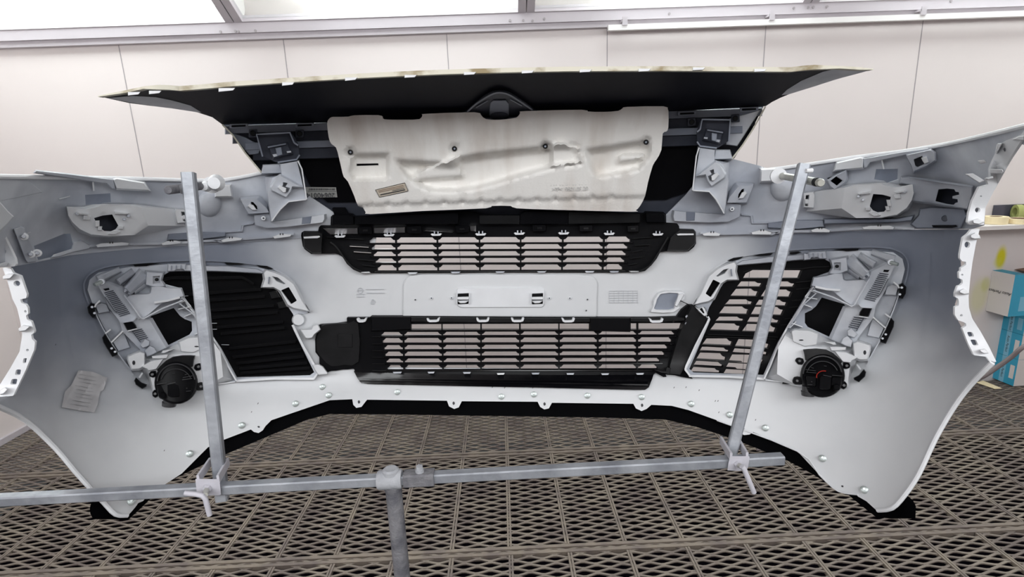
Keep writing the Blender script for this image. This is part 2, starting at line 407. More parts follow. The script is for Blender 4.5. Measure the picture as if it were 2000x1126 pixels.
# ------------------------------------------------------------------ room
WY = 0.5*(atz(75, 822, 0).y+atz(1950, 738, 0).y)       # back wall
LX = atz(0, 868, 0).x                                   # left wall
RX = 4.2; FY = -1.8
ZT = at(1000, 62, WY).z                                 # underside of the lamp frame
CZ = ZT+0.62
def struct(name, mb, mt, label=None, sm=False):
    o = mb.build(name, mt, None, sm); o['kind'] = 'structure'
    if label: o['label'] = label
    return o
def wallmat():
    m = M['wall'].copy(); m.name = 'painted_booth_panel_stained'; nt = m.node_tree; b = nt.nodes['Principled BSDF']
    src = b.inputs['Base Color'].links[0].from_socket
    g = nt.nodes.new('ShaderNodeNewGeometry')
    for (px, py, rx, rz, amt, col) in ((1955, 503, 0.034, 0.075, 1.0, (0.62, 0.55, 0.0)), (1912, 578, 0.06, 0.12, 0.45, (0.60, 0.60, 0.20)), (1925, 555, 0.03, 0.05, 0.45, (0.50, 0.52, 0.08)),
                                       (1948, 512, 0.03, 0.03, 0.35, (0.62, 0.6, 0.1)), (1950, 418, 0.03, 0.03, 0.25, (0.6, 0.3, 0.28))):
        p = at(px, py, WY)
        s = nt.nodes.new('ShaderNodeVectorMath'); s.operation = 'SUBTRACT'; s.inputs[1].default_value = p; nt.links.new(g.outputs['Position'], s.inputs[0])
        d = nt.nodes.new('ShaderNodeVectorMath'); d.operation = 'DIVIDE'; d.inputs[1].default_value = (rx, 1, rz); nt.links.new(s.outputs[0], d.inputs[0])
        l = nt.nodes.new('ShaderNodeVectorMath'); l.operation = 'LENGTH'; nt.links.new(d.outputs[0], l.inputs[0])
        r = nt.nodes.new('ShaderNodeMapRange'); r.interpolation_type = 'SMOOTHSTEP'; r.inputs[1].default_value = 1.3; r.inputs[2].default_value = 0.5; r.inputs[3].default_value = 0; r.inputs[4].default_value = amt
        nt.links.new(l.outputs['Value'], r.inputs[0])
        x = nt.nodes.new('ShaderNodeMix'); x.data_type = 'RGBA'; x.inputs[7].default_value = (*col, 1)
        nt.links.new(r.outputs[0], x.inputs[0]); nt.links.new(src, x.inputs[6]); src = x.outputs[2]
    nt.links.new(src, b.inputs['Base Color']); return m
struct('wall_back', MB().box((LX-0.1, WY, -0.3), (RX+0.1, WY+0.1, CZ+0.1)), wallmat())
struct('wall_left', MB().box((LX-0.1, FY, -0.3), (LX, WY, CZ+0.1)), M['wall'])
struct('wall_right', MB().box((RX, FY, -0.3), (RX+0.1, WY, CZ+0.1)), M['wall'])
struct('wall_front', MB().box((LX-0.1, FY-0.1, -0.3), (RX+0.1, FY, CZ+0.1)), M['wall'])
struct('ceiling', MB().box((LX-0.1, FY-0.1, CZ), (RX+0.1, WY+0.1, CZ+0.1)), M['wall'])
# panel joints on the back wall
k = 0
for px, py in ((232, 90), (553, 75), (872, 63), (1186, 60), (1496, 50), (1803, 40), (2110, 40), (-80, 100)):
    x = at(px, py, WY).x; k += 1
    struct('trim_%d' % k, MB().box((x-0.0022, WY-0.0015, 0), (x+0.0022, WY+0.01, ZT+0.02)), M['seam'], 'thin vertical joint between two wall panels')
# base of the left wall
struct('baseboard_left', MB().box((LX, FY, 0), (LX+0.02, WY-0.001, 0.035)), M['trim'])
# steel frame of the sloping lamp boxes along the top of the back wall
tr = MB().box((LX, WY-0.035, ZT), (RX, WY, ZT+0.085)).box((LX, WY-0.05, ZT+0.03), (RX, WY-0.034, ZT+0.088))
trim = struct('trim_9', tr, M['trim'], 'grey steel channel along the top of the back wall')
sc_b = MB()
for px, py in ((431, 62), (460, 61), (466, 62), (499, 60), (996, 40), (1022, 40), (1040, 41), (1063, 37), (1307, 27), (1550, 16), (1578, 15), (1588, 14), (1615, 13), (1857, 2)):
    p = at(px, py, WY-0.05); sc_b.tube([p, p+Vector((0, -0.004, 0))], 0.007, 8)
sc_b.build('rivets', M['seam'], trim)
AN = math.radians(31); dS = Vector((0, -math.cos(AN), math.sin(AN))); nS = Vector((0, -math.sin(AN), -math.cos(AN)))
O0 = Vector((0, WY-0.04, ZT+0.088)); LS = 0.95
def sbox(mb, x0, x1, s0, s1, n0, n1):
    vs = [O0+Vector((x, 0, 0))+dS*s+nS*n for n in (n0, n1) for x, s in ((x0, s0), (x1, s0), (x1, s1), (x0, s1))]
    return mb.add(vs, [(0,1,2,3),(4,7,6,5),(0,4,5,1),(1,5,6,2),(2,6,7,3),(3,7,4,0)])
def mull(px, py):
    return at(px, py, WY-0.08).x
XM = [mull(452, 38), mull(1029, 42), mull(1588, 10)]; sp = XM[2]-XM[1]
XM = [LX, XM[0], XM[1], XM[2], RX]
for i in range(4):
    a, b = XM[i]+0.045, XM[i+1]-0.045
    L_ = empty('ceiling_lamp', O0+Vector(((a+b)/2, 0, 0)),
               ['glowing sloping ceiling lamp at far left, lit right across its glass', 'sloping ceiling lamp left of centre with grey left end behind the glass',
                'sloping ceiling lamp right of centre, above the start of the white rail', 'sloping ceiling lamp near the top right corner of the photo'][i], 'ceiling lamp', 'sloping lamps along the back wall')
    fr = MB(); sbox(fr, XM[i]+0.003 if i else XM[i], a, 0, LS, -0.03, 0.012); sbox(fr, b, XM[i+1]-0.003 if i < 3 else XM[i+1], 0, LS, -0.03, 0.012); sbox(fr, a, b, -0.005, 0.012, -0.03, 0.012); sbox(fr, a, b, LS-0.05, LS, -0.03, 0.012)
    fr.build('frame', M['trim'], L_, False)
    gl = MB(); sbox(gl, a, b, 0.012, LS-0.05, -0.012, -0.008); gl.build('cover_glass', M['glass'], L_, False)
    hs = MB(); sbox(hs, a-0.02, b+0.02, -0.01, LS, -0.24, -0.225); sbox(hs, a-0.02, a, 0.0, LS, -0.225, -0.03); sbox(hs, b, b+0.02, 0.0, LS, -0.225, -0.03)
    hs.build('housing', M['rail'], L_, False)
    st = {0: 0.0, 1: 0.33, 2: 0.34, 3: 0.3}[i]
    lm = MB(); sbox(lm, a+st, b-0.06*(i > 0), 0.02, LS-0.06, -0.11, -0.09); lm.build('light_diffuser', M['lamp'], L_, False)
struct('trim_10', MB().box((LX, -1.8, CZ-0.05), (RX, WY-LS*math.cos(AN)-0.02, CZ)), M['wall'], 'flat ceiling field in front of the lamps')
# white rail on brackets
A_, B_ = at(1187, 57, WY-0.07), at(2010, 25, WY-0.07)
rl = empty('wall_rail', (A_.x, WY, A_.z), 'long white horizontal rail hung below the lamp frame on the right', 'rail')
zr = (A_.z+B_.z)/2
MB().box((A_.x, WY-0.085, zr-0.014), (RX-0.02, WY-0.06, zr+0.014)).build('rail_bar', M['rail'], rl, False)
for px, py in ((1219, 43), (1505, 30), (1800, 17)):
    p = at(px, py, WY-0.07)
    MB().box((p.x-0.014, WY-0.092, zr+0.008), (p.x+0.014, WY-0.086, zr+0.05)).box((p.x-0.014, WY-0.09, zr+0.03), (p.x+0.014, WY-0.03, zr+0.04)).build('bracket', M['trim'], rl, False)
# ------------------------------------------------------------------ grating floor
FX0, FX1 = LX+0.02, RX
def floor():
    base = struct('floor', MB().box((LX, FY, -0.42), (RX, WY, -0.40)), M['pit'], 'dark pit under the grating')
    PW = atz(1333.75, 1055, 0).x-atz(995, 1055, 0).x; PW /= 3
    xs0 = atz(995, 1055, 0).x
    yb = [atz(1200, 1066, 0).y]; gap = atz(1250, 873, 0).y-yb[0]
    yb = [yb[0]+gap*i for i in range(-2, 4)]
    per = PW/2.3; half = 0.0205
    mb = MB(); vs = []; fs = []
    tw = 0.0046; dp = 0.005; amp = half*0.35
    y0 = 1.0
    rows = int((WY-y0)/half)
    import math as mm
    for r in range(rows):
        y = y0+r*half; sgn = 1 if r % 2 else -1
        x = FX0; k = 0; pts = []
        while x < FX1:
            # zigzag with short flats: bonds at alternate places
            ph = [(0, -1), (0.12, -1), (0.5, 1), (0.62, 1)]
            for t, s in ph: pts.append((x+t*per, y+s*sgn*(amp-0.001)+random.uniform(-0.0008, 0.0008)))
            x += per
        b = len(vs)
        for (px_, py_) in pts:
            vs += [(px_, py_-tw, 0), (px_, py_+tw, 0), (px_, py_-tw*0.9, -dp), (px_, py_+tw*0.9, -dp)]
        for i in range(len(pts)-1):
            q = b+i*4
            fs += [(q, q+4, q+5, q+1), (q, q+2, q+6, q+4), (q+1, q+5, q+7, q+3)]
    mb.v = [Vector(v) for v in vs]; mb.f = fs
    g = mb.build('grating_mesh', M['grate'], base, False)
    n = MB(); x = xs0-PW*int((xs0-FX0)/PW+1)
    while x < FX1:
        if x > FX0:
            for yy, y2 in zip(yb[:-1], yb[1:]):
                j = 0.0 if yy > yb[1] else 0.004
                for s in (-1, 1):
                    c = x+s*0.0052+j; n.box((c-0.0038, max(yy+0.025, 0.9), -0.012), (c+0.0038, min(y2-0.025, WY), 0.003))
        x += PW
    n.build('frame_bars', M['gratebar'], base, False)
    c = MB()
    for y in yb:
        if 0.9 < y < WY:
            for s in (-1, 1): c.box((FX0, y+s*0.0145-0.008, -0.02), (FX1, y+s*0.0145+0.008, 0.004))
            c.box((FX0, y-0.008, -0.02), (FX1, y+0.008, -0.008))
    c.build('cross_channels', M['gratebar'], base, False)
floor()
# ------------------------------------------------------------------ the bumper, seen from its inner side
C0 = at(978, 600, 1.42)
BP = empty('car_bumper', Vector((C0.x, 1.25, 0.86)), 'large white car front bumper seen from inside, hanging on the tube stand', 'car bumper')
def add(name, mb, mt, parent=None, label=None, ang=35, sm=True): return mb.build(name, M[mt] if isinstance(mt, str) else mt, parent or BP, sm, ang, label)
# --- main skin
LFL = K('Y 65,282 100,320 130,345 160,440 165,520 185,600 205,660 206,720 200,770 155,880 75,1045 0,1052')
sk = K('P 21,521') + K('Y 100,330 150,440 175,560 205,680 195,780 150,880 70,1045 -60,1060') + [(-25, 770), (-25, 786), (0, 795), (50, 820)] + \
     [(63, 828), (108, 874), (148, 920), (170, 945), (186, 962), (203, 980), (226, 1003), (249, 1007), (262, 992), (269, 982), (279, 978), (284, 971), (315, 950), (355, 924), (406, 873), (435, 859), (490, 838), (496, 843), (505, 845), (513, 840), (518, 832), (530, 820), (600, 796), (644, 781), (688, 779),
      (690, 790), (696, 796), (706, 794), (717, 780), (873, 782), (877, 793), (887, 798), (896, 795), (902, 783), (1050, 784), (1055, 794), (1063, 799), (1072, 797), (1078, 786), (1237, 788), (1242, 797), (1253, 802), (1263, 798), (1272, 790), (1312, 792), (1344, 800), (1400, 820), (1424, 828), (1441, 841), (1453, 849), (1464, 848), (1471, 843), (1557, 880), (1601, 927), (1629, 955), (1650, 962), (1676, 964), (1676, 969), (1692, 978), (1713, 997), (1737, 996), (1748, 987), (1765, 966), (1793, 924), (1825, 854), (1860, 794), (1895, 749), (1941, 706)] + \
     K('X 660,918 640,890 570,880 505,735 465,660 465,600 500,500 500,420 495,345 512,235 550,192') + [(1775, 448), (1750, 448), (1625, 452), (1562, 455), (1525, 456), (1450, 459), (1360, 460), (1290, 455), (1250, 452), (1000, 452), (730, 455), (587, 464), (475, 472), (400, 477), (365, 479), (250, 486), (137, 497), (50, 515)]
side_hole = K('H 470,150 740,125 1000,110 1160,100 1230,140 1215,200 1075,250 1070,310 880,620 800,760 690,1010 140,990 105,960 260,600 240,540 260,480 390,260 475,255')
hole_top = [(735, 461), (1235, 461), (1228, 500), (1216, 527), (900, 529), (737, 529), (728, 500)]
hole_low = [(745, 629), (1350, 629), (1340, 660), (1310, 728), (1200, 722), (750, 717)]
win = K('H 1140,402 1320,455 1330,470 1260,600 1205,712 1030,632 1008,600 1008,525 1060,500 1095,470')
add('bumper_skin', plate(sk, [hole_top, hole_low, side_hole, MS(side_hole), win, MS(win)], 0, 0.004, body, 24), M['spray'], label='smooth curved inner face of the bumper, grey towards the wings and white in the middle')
# rolled edge of the wheel arch on both sides
def edge(name, pts, r, lift, mt='white', Y=body, smoothn=3):
    p = smooth(pts, smoothn, False); mb = MB(); mb.tube([at(x, y, Y(x, y)-lift) for x, y in p], r, 8); return add(name, mb, mt)
edge('wheel_arch_edge', [(1938, 708), (1895, 752), (1862, 796), (1827, 856), (1795, 924), (1767, 966), (1742, 992), (1714, 996)], 0.0045, 0.004)
edge('wheel_arch_edge', [(-25, 785), (0, 795), (51, 821), (108, 874), (147, 920), (185, 962), (203, 981), (226, 1004), (249, 1006)], 0.0045, 0.004)
edge('bottom_edge', [(1400, 820), (1557, 880), (1601, 927), (1630, 954), (1650, 962), (1676, 965)], 0.002, 0.002)
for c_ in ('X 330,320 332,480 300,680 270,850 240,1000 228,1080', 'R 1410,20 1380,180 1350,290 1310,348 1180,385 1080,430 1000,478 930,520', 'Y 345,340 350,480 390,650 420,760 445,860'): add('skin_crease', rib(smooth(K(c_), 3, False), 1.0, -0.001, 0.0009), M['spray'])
# --- pierced mounting flanges at the wheel arches
fr = K('X 602,186 556,190 536,215 510,235 492,330 492,350 505,366 525,368 527,385 510,396 497,402 497,420 487,425 488,460 506,466 508,486 495,498 480,502 466,540 466,562 482,570 487,588 485,610 465,616 464,660 482,690 512,700 526,708 527,722 505,734 535,810 570,882 638,890 658,918 693,918 650,830 605,750 560,680 542,620 540,560 548,470 560,380 580,270')
fyr = lambda x, y: body(1925+max(0, (y-640)*0.1), y)
fyl = lambda x, y: body(18, y)
fh = [ell(1700+533/2.815, 380+275/2.815, 5.6, 6.2), ell(1700+505/2.815, 380+440/2.815, 2.2, 2.2, 10), ell(1700+501/2.815, 380+663/2.815, 2.6, 2.4, 10), rnd(K('X 530,754 560,754 572,780 542,782'), 3), rnd(K('X 548,796 580,796 596,828 565,829'), 3)]
add('mounting_flange', plate(rnd(fr, 1.2), fh, 0.012, 0.004, fyr, 16), 'white', label='white pierced mounting flange')
fl = K('Y 15,283 62,285 78,312 122,330 160,440 155,462 120,470 126,490 153,500 165,520 168,555 154,566 160,590 185,600 204,655 203,668 185,680 190,706 208,722 203,770 160,870 155,885 78,1042 0,1050 -60,1050 -60,985 0,975 60,880 116,780 132,680 120,600 102,522 75,470 40,345')
gh = [ell(100/3.044, 430+375/3.044, 6.5, 5.5), ell(150/3.044, 430+541/3.044, 2.4), ell(163/3.044, 430+771/3.044, 2.6), rnd(K('Y 140,820 160,818 153,848 134,848'), 1.5), rnd(K('Y 96,886 126,886 120,918 88,920'), 2.5), rnd(K('Y 70,942 104,942 96,976 60,976'), 2.5)]
add('mounting_flange', plate(rnd(fl, 1.2), gh, 0.012, 0.004, fyl, 16), 'white', label='white pierced mounting flange')
add('flange_return', plate(inset(fr, 1.2), [], 0.0, 0.002, lambda x, y: fyr(x, y)-0.001, 20), 'mgrey'); add('flange_return', plate(inset(K('Y 15,283 62,285 122,330 160,440 165,520 185,600 204,660 203,770 160,870 78,1042 -60,1050 -60,985 0,975 60,880 116,780 132,680 120,600 102,522 75,470 40,345'), 1.2), [], 0.0, 0.002, lambda x, y: fyl(x, y)-0.001, 20), 'mgrey')
for pts in ('X 552,222 575,208 600,225 604,240 575,243 553,236', 'X 490,528 512,516 530,530 542,544 515,546 492,538', 'X 600,852 628,846 650,870 625,872 606,862', 'Y 18,334 45,318 85,318 60,345 20,350', 'Y 110,645 140,622 180,630 150,655 115,660', 'Y 0,1010 30,992 45,1005 20,1030 0,1035'):
    add('clip_lug', boss(rnd(K(pts), 1), 0.012, 0.026, 0.6, Y=(fyl if pts[0] == 'Y' else fyr)), 'white')
# --- upper (headlight) panels, with the top edge of the wings
upR = [(1486, 324), (1500, 331), (1675, 306), (1850, 281), (2000, 246), (2060, 232), (2060, 300)] + K('D 1990,200 1900,330 1760,580 1700,700 1690,840 1590,868 1100,868 250,900') + [(1525, 456), (1450, 459), (1360, 460), (1300, 458), (1300, 420), (1340, 380), (1380, 330), (1427, 309)]
rec = K('D 830,480 845,400 1025,398 1022,480 960,500 935,510 905,490')
add('headlight_panel', plate(upR, [rec], 0.004, 0.004, body, 22), M['lgrey'], label='grey panel with white overspray that carries the headlight')
upL = [(-30, 345), (85, 349), (235, 349), (345, 352), (422, 352), (470, 346), (512, 337), (545, 330), (600, 380), (660, 420), (660, 460), (587, 465), (475, 473), (400, 477), (365, 479), (250, 487), (137, 498), (50, 516), (20, 521), (-30, 523)]
recL = K('A 652,322 862,308 866,378 800,384 765,402 700,396 658,402')
cutL = K('A 250,722 490,626 550,624 578,738 530,778 285,832')
add('headlight_panel', plate(upL, [recL, cutL], 0.004, 0.004, body, 22), M['lgrey'], label='grey panel with white overspray that carries the headlight')
for p in (rec, recL, cutL): add('recess_plate', plate(inset(p, -3), [], -0.012, 0.003, body, 14), 'mgrey')
edge('wing_top_edge', [(1486, 327), (1500, 331), (1590, 319), (1675, 306), (1760, 296), (1850, 281), (1930, 263), (2000, 246), (2060, 231)], 0.004, 0.008)
edge('wing_top_edge', [(-30, 344), (85, 346), (235, 348), (345, 351), (422, 352), (470, 346), (512, 337)], 0.004, 0.008)
# upper right flange of the wing
f2 = K('D 2060,40 2000,130 1920,160 1880,175 1835,200 1805,205 1790,280 1765,330 1735,400 1740,465 1705,475 1722,520 1650,540 1595,650 1570,740 1558,815 1575,834 1688,834 1700,700 1760,580 1830,450 1920,300 2060,80')
add('mounting_flange', plate(rnd(f2, 1), [ell(1965, 292, 5, 4.5), ell(1909.5, 410, 5.2, 5), ell(1916, 383, 2), ell(1947, 323, 2)], 0.012, 0.004, lambda x, y: body(max(x, 1950), y), 18), 'white', label='white pierced mounting flange')
for pts in ('D 1730,400 1830,402 1838,420 1825,435 1735,432', 'D 1700,470 1755,455 1760,470 1720,482', 'D 1545,440 1600,435 1690,490 1650,506', 'D 1600,800 1640,785 1690,812 1650,830 1605,822', 'D 1640,335 1690,330 1705,350 1660,358', 'D 1910,170 1960,145 2000,140 2000,175', 'D 1795,200 1830,198 1790,275 1778,275'):
    add('clip_lug', boss(rnd(K(pts), 1), 0.010, 0.030, 0.7, Y=lambda x, y: body(max(x, 1950), y)), 'white')
f3 = K('A -60,280 0,380 60,450 103,490 60,545 0,600 -60,640')
add('clip_lug', boss(f3, 0.01, 0.035, 1), 'white')
f4 = K('A 0,612 30,640 70,720 118,820 125,862 112,880 60,882 0,882 -40,882 -40,600')
add('mounting_flange', plate(rnd(f4, 1), [ell(7, 491, 5, 4)], 0.014, 0.004, lambda x, y: body(14, y), 18), 'white', label='white pierced mounting flange')
add('clip_lug', boss(rnd(K('A 0,860 30,850 62,850 50,876 0,882'), 1), 0.014, 0.03, 0.7), 'white')
# fitted pieces drawn on the right side and carried over to the left where both sides have them
for side, mp in (('right', ID), ('left', MU)):
    R_ = side == 'right'
    # fold rail with clips between the headlight panel and the main skin
    add('fold_ledge', boss(mp(K('D 0,822 240,800 430,800 440,850 230,868 0,858')), 0.004, 0.022, 1.5), 'mgrey')
    add('fold_ledge', boss(mp(K('C 790,950 880,962 885,1015 1110,1010 1100,1025 870,1028 862,970 790,962')), 0.004, 0.012, 0.5), 'lgrey')
    add('fold_ledge', rib(mp(K('C 470,1100 640,1105 860,1100 1030,1108 1090,1095 D 0,890 100,890 250,884 330,886 500,878 730,862 1000,856 1140,866')), 4.5, 0.004, 0.018), 'lgrey')
    for pts in ('C 485,1108 540,1100 590,1100 630,1110', 'C 868,1098 930,1086 980,1086 1030,1100', 'D 335,880 380,870 440,870 490,882', 'D 735,858 790,850 950,848 990,858'):
        p = mp(K(pts)); add('rail_clip', boss([(p[0][0], p[0][1]-1), (p[1][0], p[1][1]-2), (p[2][0], p[2][1]-2), (p[3][0], p[3][1]-1), (p[3][0]-3, p[3][1]+3), (p[0][0]+3, p[0][1]+3)] if R_ else [(p[3][0], p[3][1]-1), (p[2][0], p[2][1]-2), (p[1][0], p[1][1]-2), (p[0][0], p[0][1]-1), (p[0][0]-3, p[0][1]+3), (p[3][0]+3, p[3][1]+3)], 0.016, 0.028, 0.3, ch=0.4), 'white')
        q = ((p[1][0]+p[2][0])/2, (p[1][1]+p[2][1])/2)
        for s in (-2.6, 2.6): add('clip_slot', boss([(q[0]+s-1, q[1]-4), (q[0]+s+1, q[1]-4), (q[0]+s+1, q[1]), (q[0]+s-1, q[1])], 0.02, 0.0285, 0, ch=0.2), 'ends')
    # headlight lamp bracket
    top = mp(K('D 600,545 700,520 880,512 905,525 1000,545 1130,520 1136,580 1120,640 1080,700 1000,755 880,778 690,782 575,706'))
    hole = mp(K('D 822,594 900,600 968,618 950,690 915,732 860,738 820,722 795,690'))
    bs = mp(K('D 370,575 640,518 880,505 940,505 1010,520 1136,515 1145,590 1135,660 1100,730 1010,775 880,790 640,785 300,730'))
    br = add('headlight_bracket', pan(top, [hole], bs, 0.060, 0.006, 0.003, 14), 'white', label='white moulded headlight bracket with an opening')
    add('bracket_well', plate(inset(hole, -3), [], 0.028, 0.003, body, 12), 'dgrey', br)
    add('rim', rib(mp(K('D 1000,755 1080,700 1120,640 1136,580')), 2, 0.058, 0.068), 'white', br)
    for pts in ('D 760,700 800,700 800,722 765,722', 'D 915,690 945,690 955,720 925,725', 'D 925,640 955,640 965,690 935,690', 'D 790,745 830,735 880,760 830,768', 'D 700,590 800,572 800,590 710,600', 'D 980,600 1030,590 1040,625 990,630', 'D 990,580 1070,565 1080,575 1000,592'):
        add('bracket_lug', boss(mp(K(pts)), 0.058, 0.070, 0.4, ch=0.3), 'white', br)
    for x, y in ((706, 612), (1070, 575), (742, 640)):
        p = mp(K('D %d,%d' % (x, y)))[0]; add('pin', stud(p[0], p[1], 0.003, 0.06, 0.068), 'lgrey', br)
    # ledges along the top edge
    add('ledge_box', boss(mp(K('D 540,352 720,312 742,318 738,388 520,410')), 0.004, 0.034, 3), 'white')
    add('ledge_bar', boss(mp(K('D 745,318 820,306 1040,268 1250,238 1268,252 1060,292 860,335 800,345 770,388 748,388')), 0.004, 0.026, 1.5), 'lgrey')
    add('end_box', boss(mp(K('C 948,605 1050,600 1060,690 945,696')), 0.004, 0.036, 3), 'white')
    add('web', rib(mp(K('D 888,325 905,400')), 3, 0.004, 0.02), 'white')
    # little square clip beside the stand upright
    c = add('clip_block', pan(rnd(mp(K('D 282,590 350,580 362,600 355,700 285,695')), 1), [mp(K('D 295,605 325,600 322,640 292,640')), mp(K('D 290,672 315,675 315,690 290,688'))], mp(K('D 270,585 362,572 370,600 362,712 270,705')), 0.042, 0.006, 0.003, 10), 'white')
    add('clip_tongue', boss(mp(K('D 288,636 312,634 318,668 290,670')), 0.036, 0.048, 0.4, ch=0.4), 'white', c)
    # round boss in the panel
    q = mp([(1528, 367)])[0]
    add('round_boss', loft([(ell(q[0], q[1], 24, 26), 0.004), (ell(q[0], q[1], 22, 24), 0.012), (ell(q[0], q[1], 18, 20), 0.018), (ell(q[0], q[1], 12, 13), 0.022), (ell(q[0], q[1], 5, 5), 0.0235)]), 'lgrey')
    # three clip plates of the centre bracket
    def clipplate(o, h, base, l1, l0, mt='lgrey', wl=None):
        c = add('clip_plate', pan(rnd(mp(K(o)), 1.2), [mp(K(h))], rnd(mp(K(base)), 1.2), l1, l0, 0.003, 12), mt)
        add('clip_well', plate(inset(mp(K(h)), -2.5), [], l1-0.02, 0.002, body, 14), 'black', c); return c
    # --- stepped column beside the white cover
    add('column', loft([(mp(K(s)), l) for s, l in (('C 450,420 600,430 590,530 700,545 700,690 670,960 560,790 405,772', 0.004), ('C 468,436 580,452 582,535 650,560 688,690 658,948 541,772 414,766', 0.075))]), 'lgrey', label='grey moulded column carrying clips')
    add('column_flange', rib(mp(K('C 462,432 440,500 412,766')), 2.5, 0.05, 0.088), 'white')
    add('column_flange', rib(mp(K('C 412,766 540,774 600,840 657,946')), 2.5, 0.05, 0.084), 'white')
    add('column_web', rib(mp(K('C 445,655 540,705 600,690')), 1.8, 0.07, 0.078), 'lgrey')
    tr = add('column_tray', plate(rnd(mp(K('C 492,212 705,216 700,375 612,434 540,440 470,418 447,385 446,310 470,232')), 1), [], 0.055, 0.004, body, 18), 'dgrey', label='dark grey tray at the head of the column')
    add('tray_wall', rib(mp(K('C 470,290 486,212 705,216 695,385')), 3, 0.03, 0.072), 'mgrey', tr)
    add('tray_wall', rib(mp(K('C 446,310 470,290')), 3, 0.03, 0.07), 'mgrey', tr)
    add('tray_wall', rib(mp(K('C 446,385 470,420 600,436')), 3, 0.03, 0.066), 'mgrey', tr)
    cp = add('clip_plate', boss(mp(K('C 520,288 645,305 625,400 495,372')), 0.055, 0.070, 2), 'dgrey', tr)
    add('clip_tongue', boss(mp(K('C 560,318 600,325 595,385 560,376')), 0.070, 0.084, 0.5), 'mgrey', cp)
    add('clip_tongue', boss(mp(K('C 525,290 650,310 648,320 525,300')), 0.070, 0.078, 0.3, ch=0.3), 'mgrey', cp)
    add('clip_tongue', boss(mp(K('C 500,350 530,352 528,366 498,362')), 0.070, 0.078, 0.3, ch=0.3), 'lgrey', cp)
    add('clip_tongue', boss(mp(K('C 596,368 626,372 620,392 592,386')), 0.070, 0.078, 0.3, ch=0.3), 'lgrey', cp)
    c1 = clipplate('C 590,545 618,565 662,640 655,665 560,730 530,690 515,640 455,650', 'C 545,610 578,600 580,625 600,655 570,665 565,695 545,690 530,655 560,640', 'C 590,530 630,560 675,645 668,680 560,745 520,700 440,655', 0.095, 0.07)
    add('clip_tongue', boss(mp(K('C 556,655 600,625 616,645 580,690 560,690')), 0.08, 0.104, 0.4), 'white', c1)
    c2 = clipplate('C 770,735 885,732 830,860 682,862 700,820', 'C 795,758 815,752 812,780 790,800 785,822 765,825 770,795', 'C 745,705 890,708 840,872 672,870 690,780', 0.045, 0.006)
    add('clip_tongue', boss(mp(K('C 795,785 822,770 835,790 805,828 770,832')), 0.03, 0.054, 0.4), 'white', c2)
    # lower bracket of the column
    lb = add('column_foot', plate(mp(K('C 270,925 355,935 430,940 540,948 655,955 680,868 790,876 778,970 690,1010 540,1016 270,1005 262,970')), [], 0.03, 0.02, body, 16), 'lgrey', label='foot of the column, held by one screw')
    add('foot_block', boss(mp(K('C 362,935 428,938 425,1000 362,1002')), 0.03, 0.032, 0.5, ch=0.3), 'mgrey', lb)
    q = mp([(1430, 408)])[0]; add('screw', stud(q[0], q[1], 0.0055, 0.03, 0.037), 'white', lb); add('screw_recess', stud(q[0], q[1], 0.0022, 0.037, 0.0385), 'dgrey', lb)
    # grey wedge between column and panel
    add('gusset', boss(mp(K('C 590,450 700,452 720,520 580,524')), 0.004, 0.05, 1.5), 'lgrey')
# only on the right: box end bracket, clip, diamond bracket, end cover
add('box_bracket', pan(K('D 1050,472 1100,468 1590,542 1585,600 1550,706 1120,642 1140,590 1132,520 1040,505'), [K('D 1332,558 1400,552 1470,558 1480,578 1505,580 1508,600 1455,612 1455,630 1495,636 1498,660 1478,665 1465,680 1400,672 1308,650')],
    K('D 1030,455 1100,445 1600,520 1600,600 1565,715 1110,660 1110,500 1025,505'), 0.055, 0.006, 0.004, 16), 'lgrey', label='long box-shaped bracket with a keyed opening')
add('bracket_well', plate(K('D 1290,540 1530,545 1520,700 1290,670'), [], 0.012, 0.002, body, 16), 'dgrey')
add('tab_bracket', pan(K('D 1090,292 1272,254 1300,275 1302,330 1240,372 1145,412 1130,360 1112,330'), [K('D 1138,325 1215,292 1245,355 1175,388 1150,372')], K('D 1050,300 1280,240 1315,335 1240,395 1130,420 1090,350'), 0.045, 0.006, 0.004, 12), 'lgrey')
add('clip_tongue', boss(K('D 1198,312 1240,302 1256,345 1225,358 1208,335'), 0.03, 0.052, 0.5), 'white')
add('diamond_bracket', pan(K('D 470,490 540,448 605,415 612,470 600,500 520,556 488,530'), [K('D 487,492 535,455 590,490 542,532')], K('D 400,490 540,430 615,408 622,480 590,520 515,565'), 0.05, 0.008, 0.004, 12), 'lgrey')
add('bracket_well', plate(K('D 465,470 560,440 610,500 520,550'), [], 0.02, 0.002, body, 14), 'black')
add('end_cover', boss(K('D 1190,712 1280,700 1530,712 1545,765 1500,860 1160,858 1120,830 1180,760'), 0.004, 0.03, 2), 'mgrey')
add('screw', stud(1846, 426, 0.006, 0.03, 0.034), 'dgrey')
add('lower_dark_rail', boss(K('D 440,792 1000,790 1135,765 1120,800 1000,812 440,826'), 0.004, 0.035, 2), 'mgrey')  # raised dark grey rail below the lamp bracket
add('end_clip', boss(K('D 1280,838 1470,836 1480,850 1440,860 1290,858'), 0.02, 0.036, 0.3), 'black')
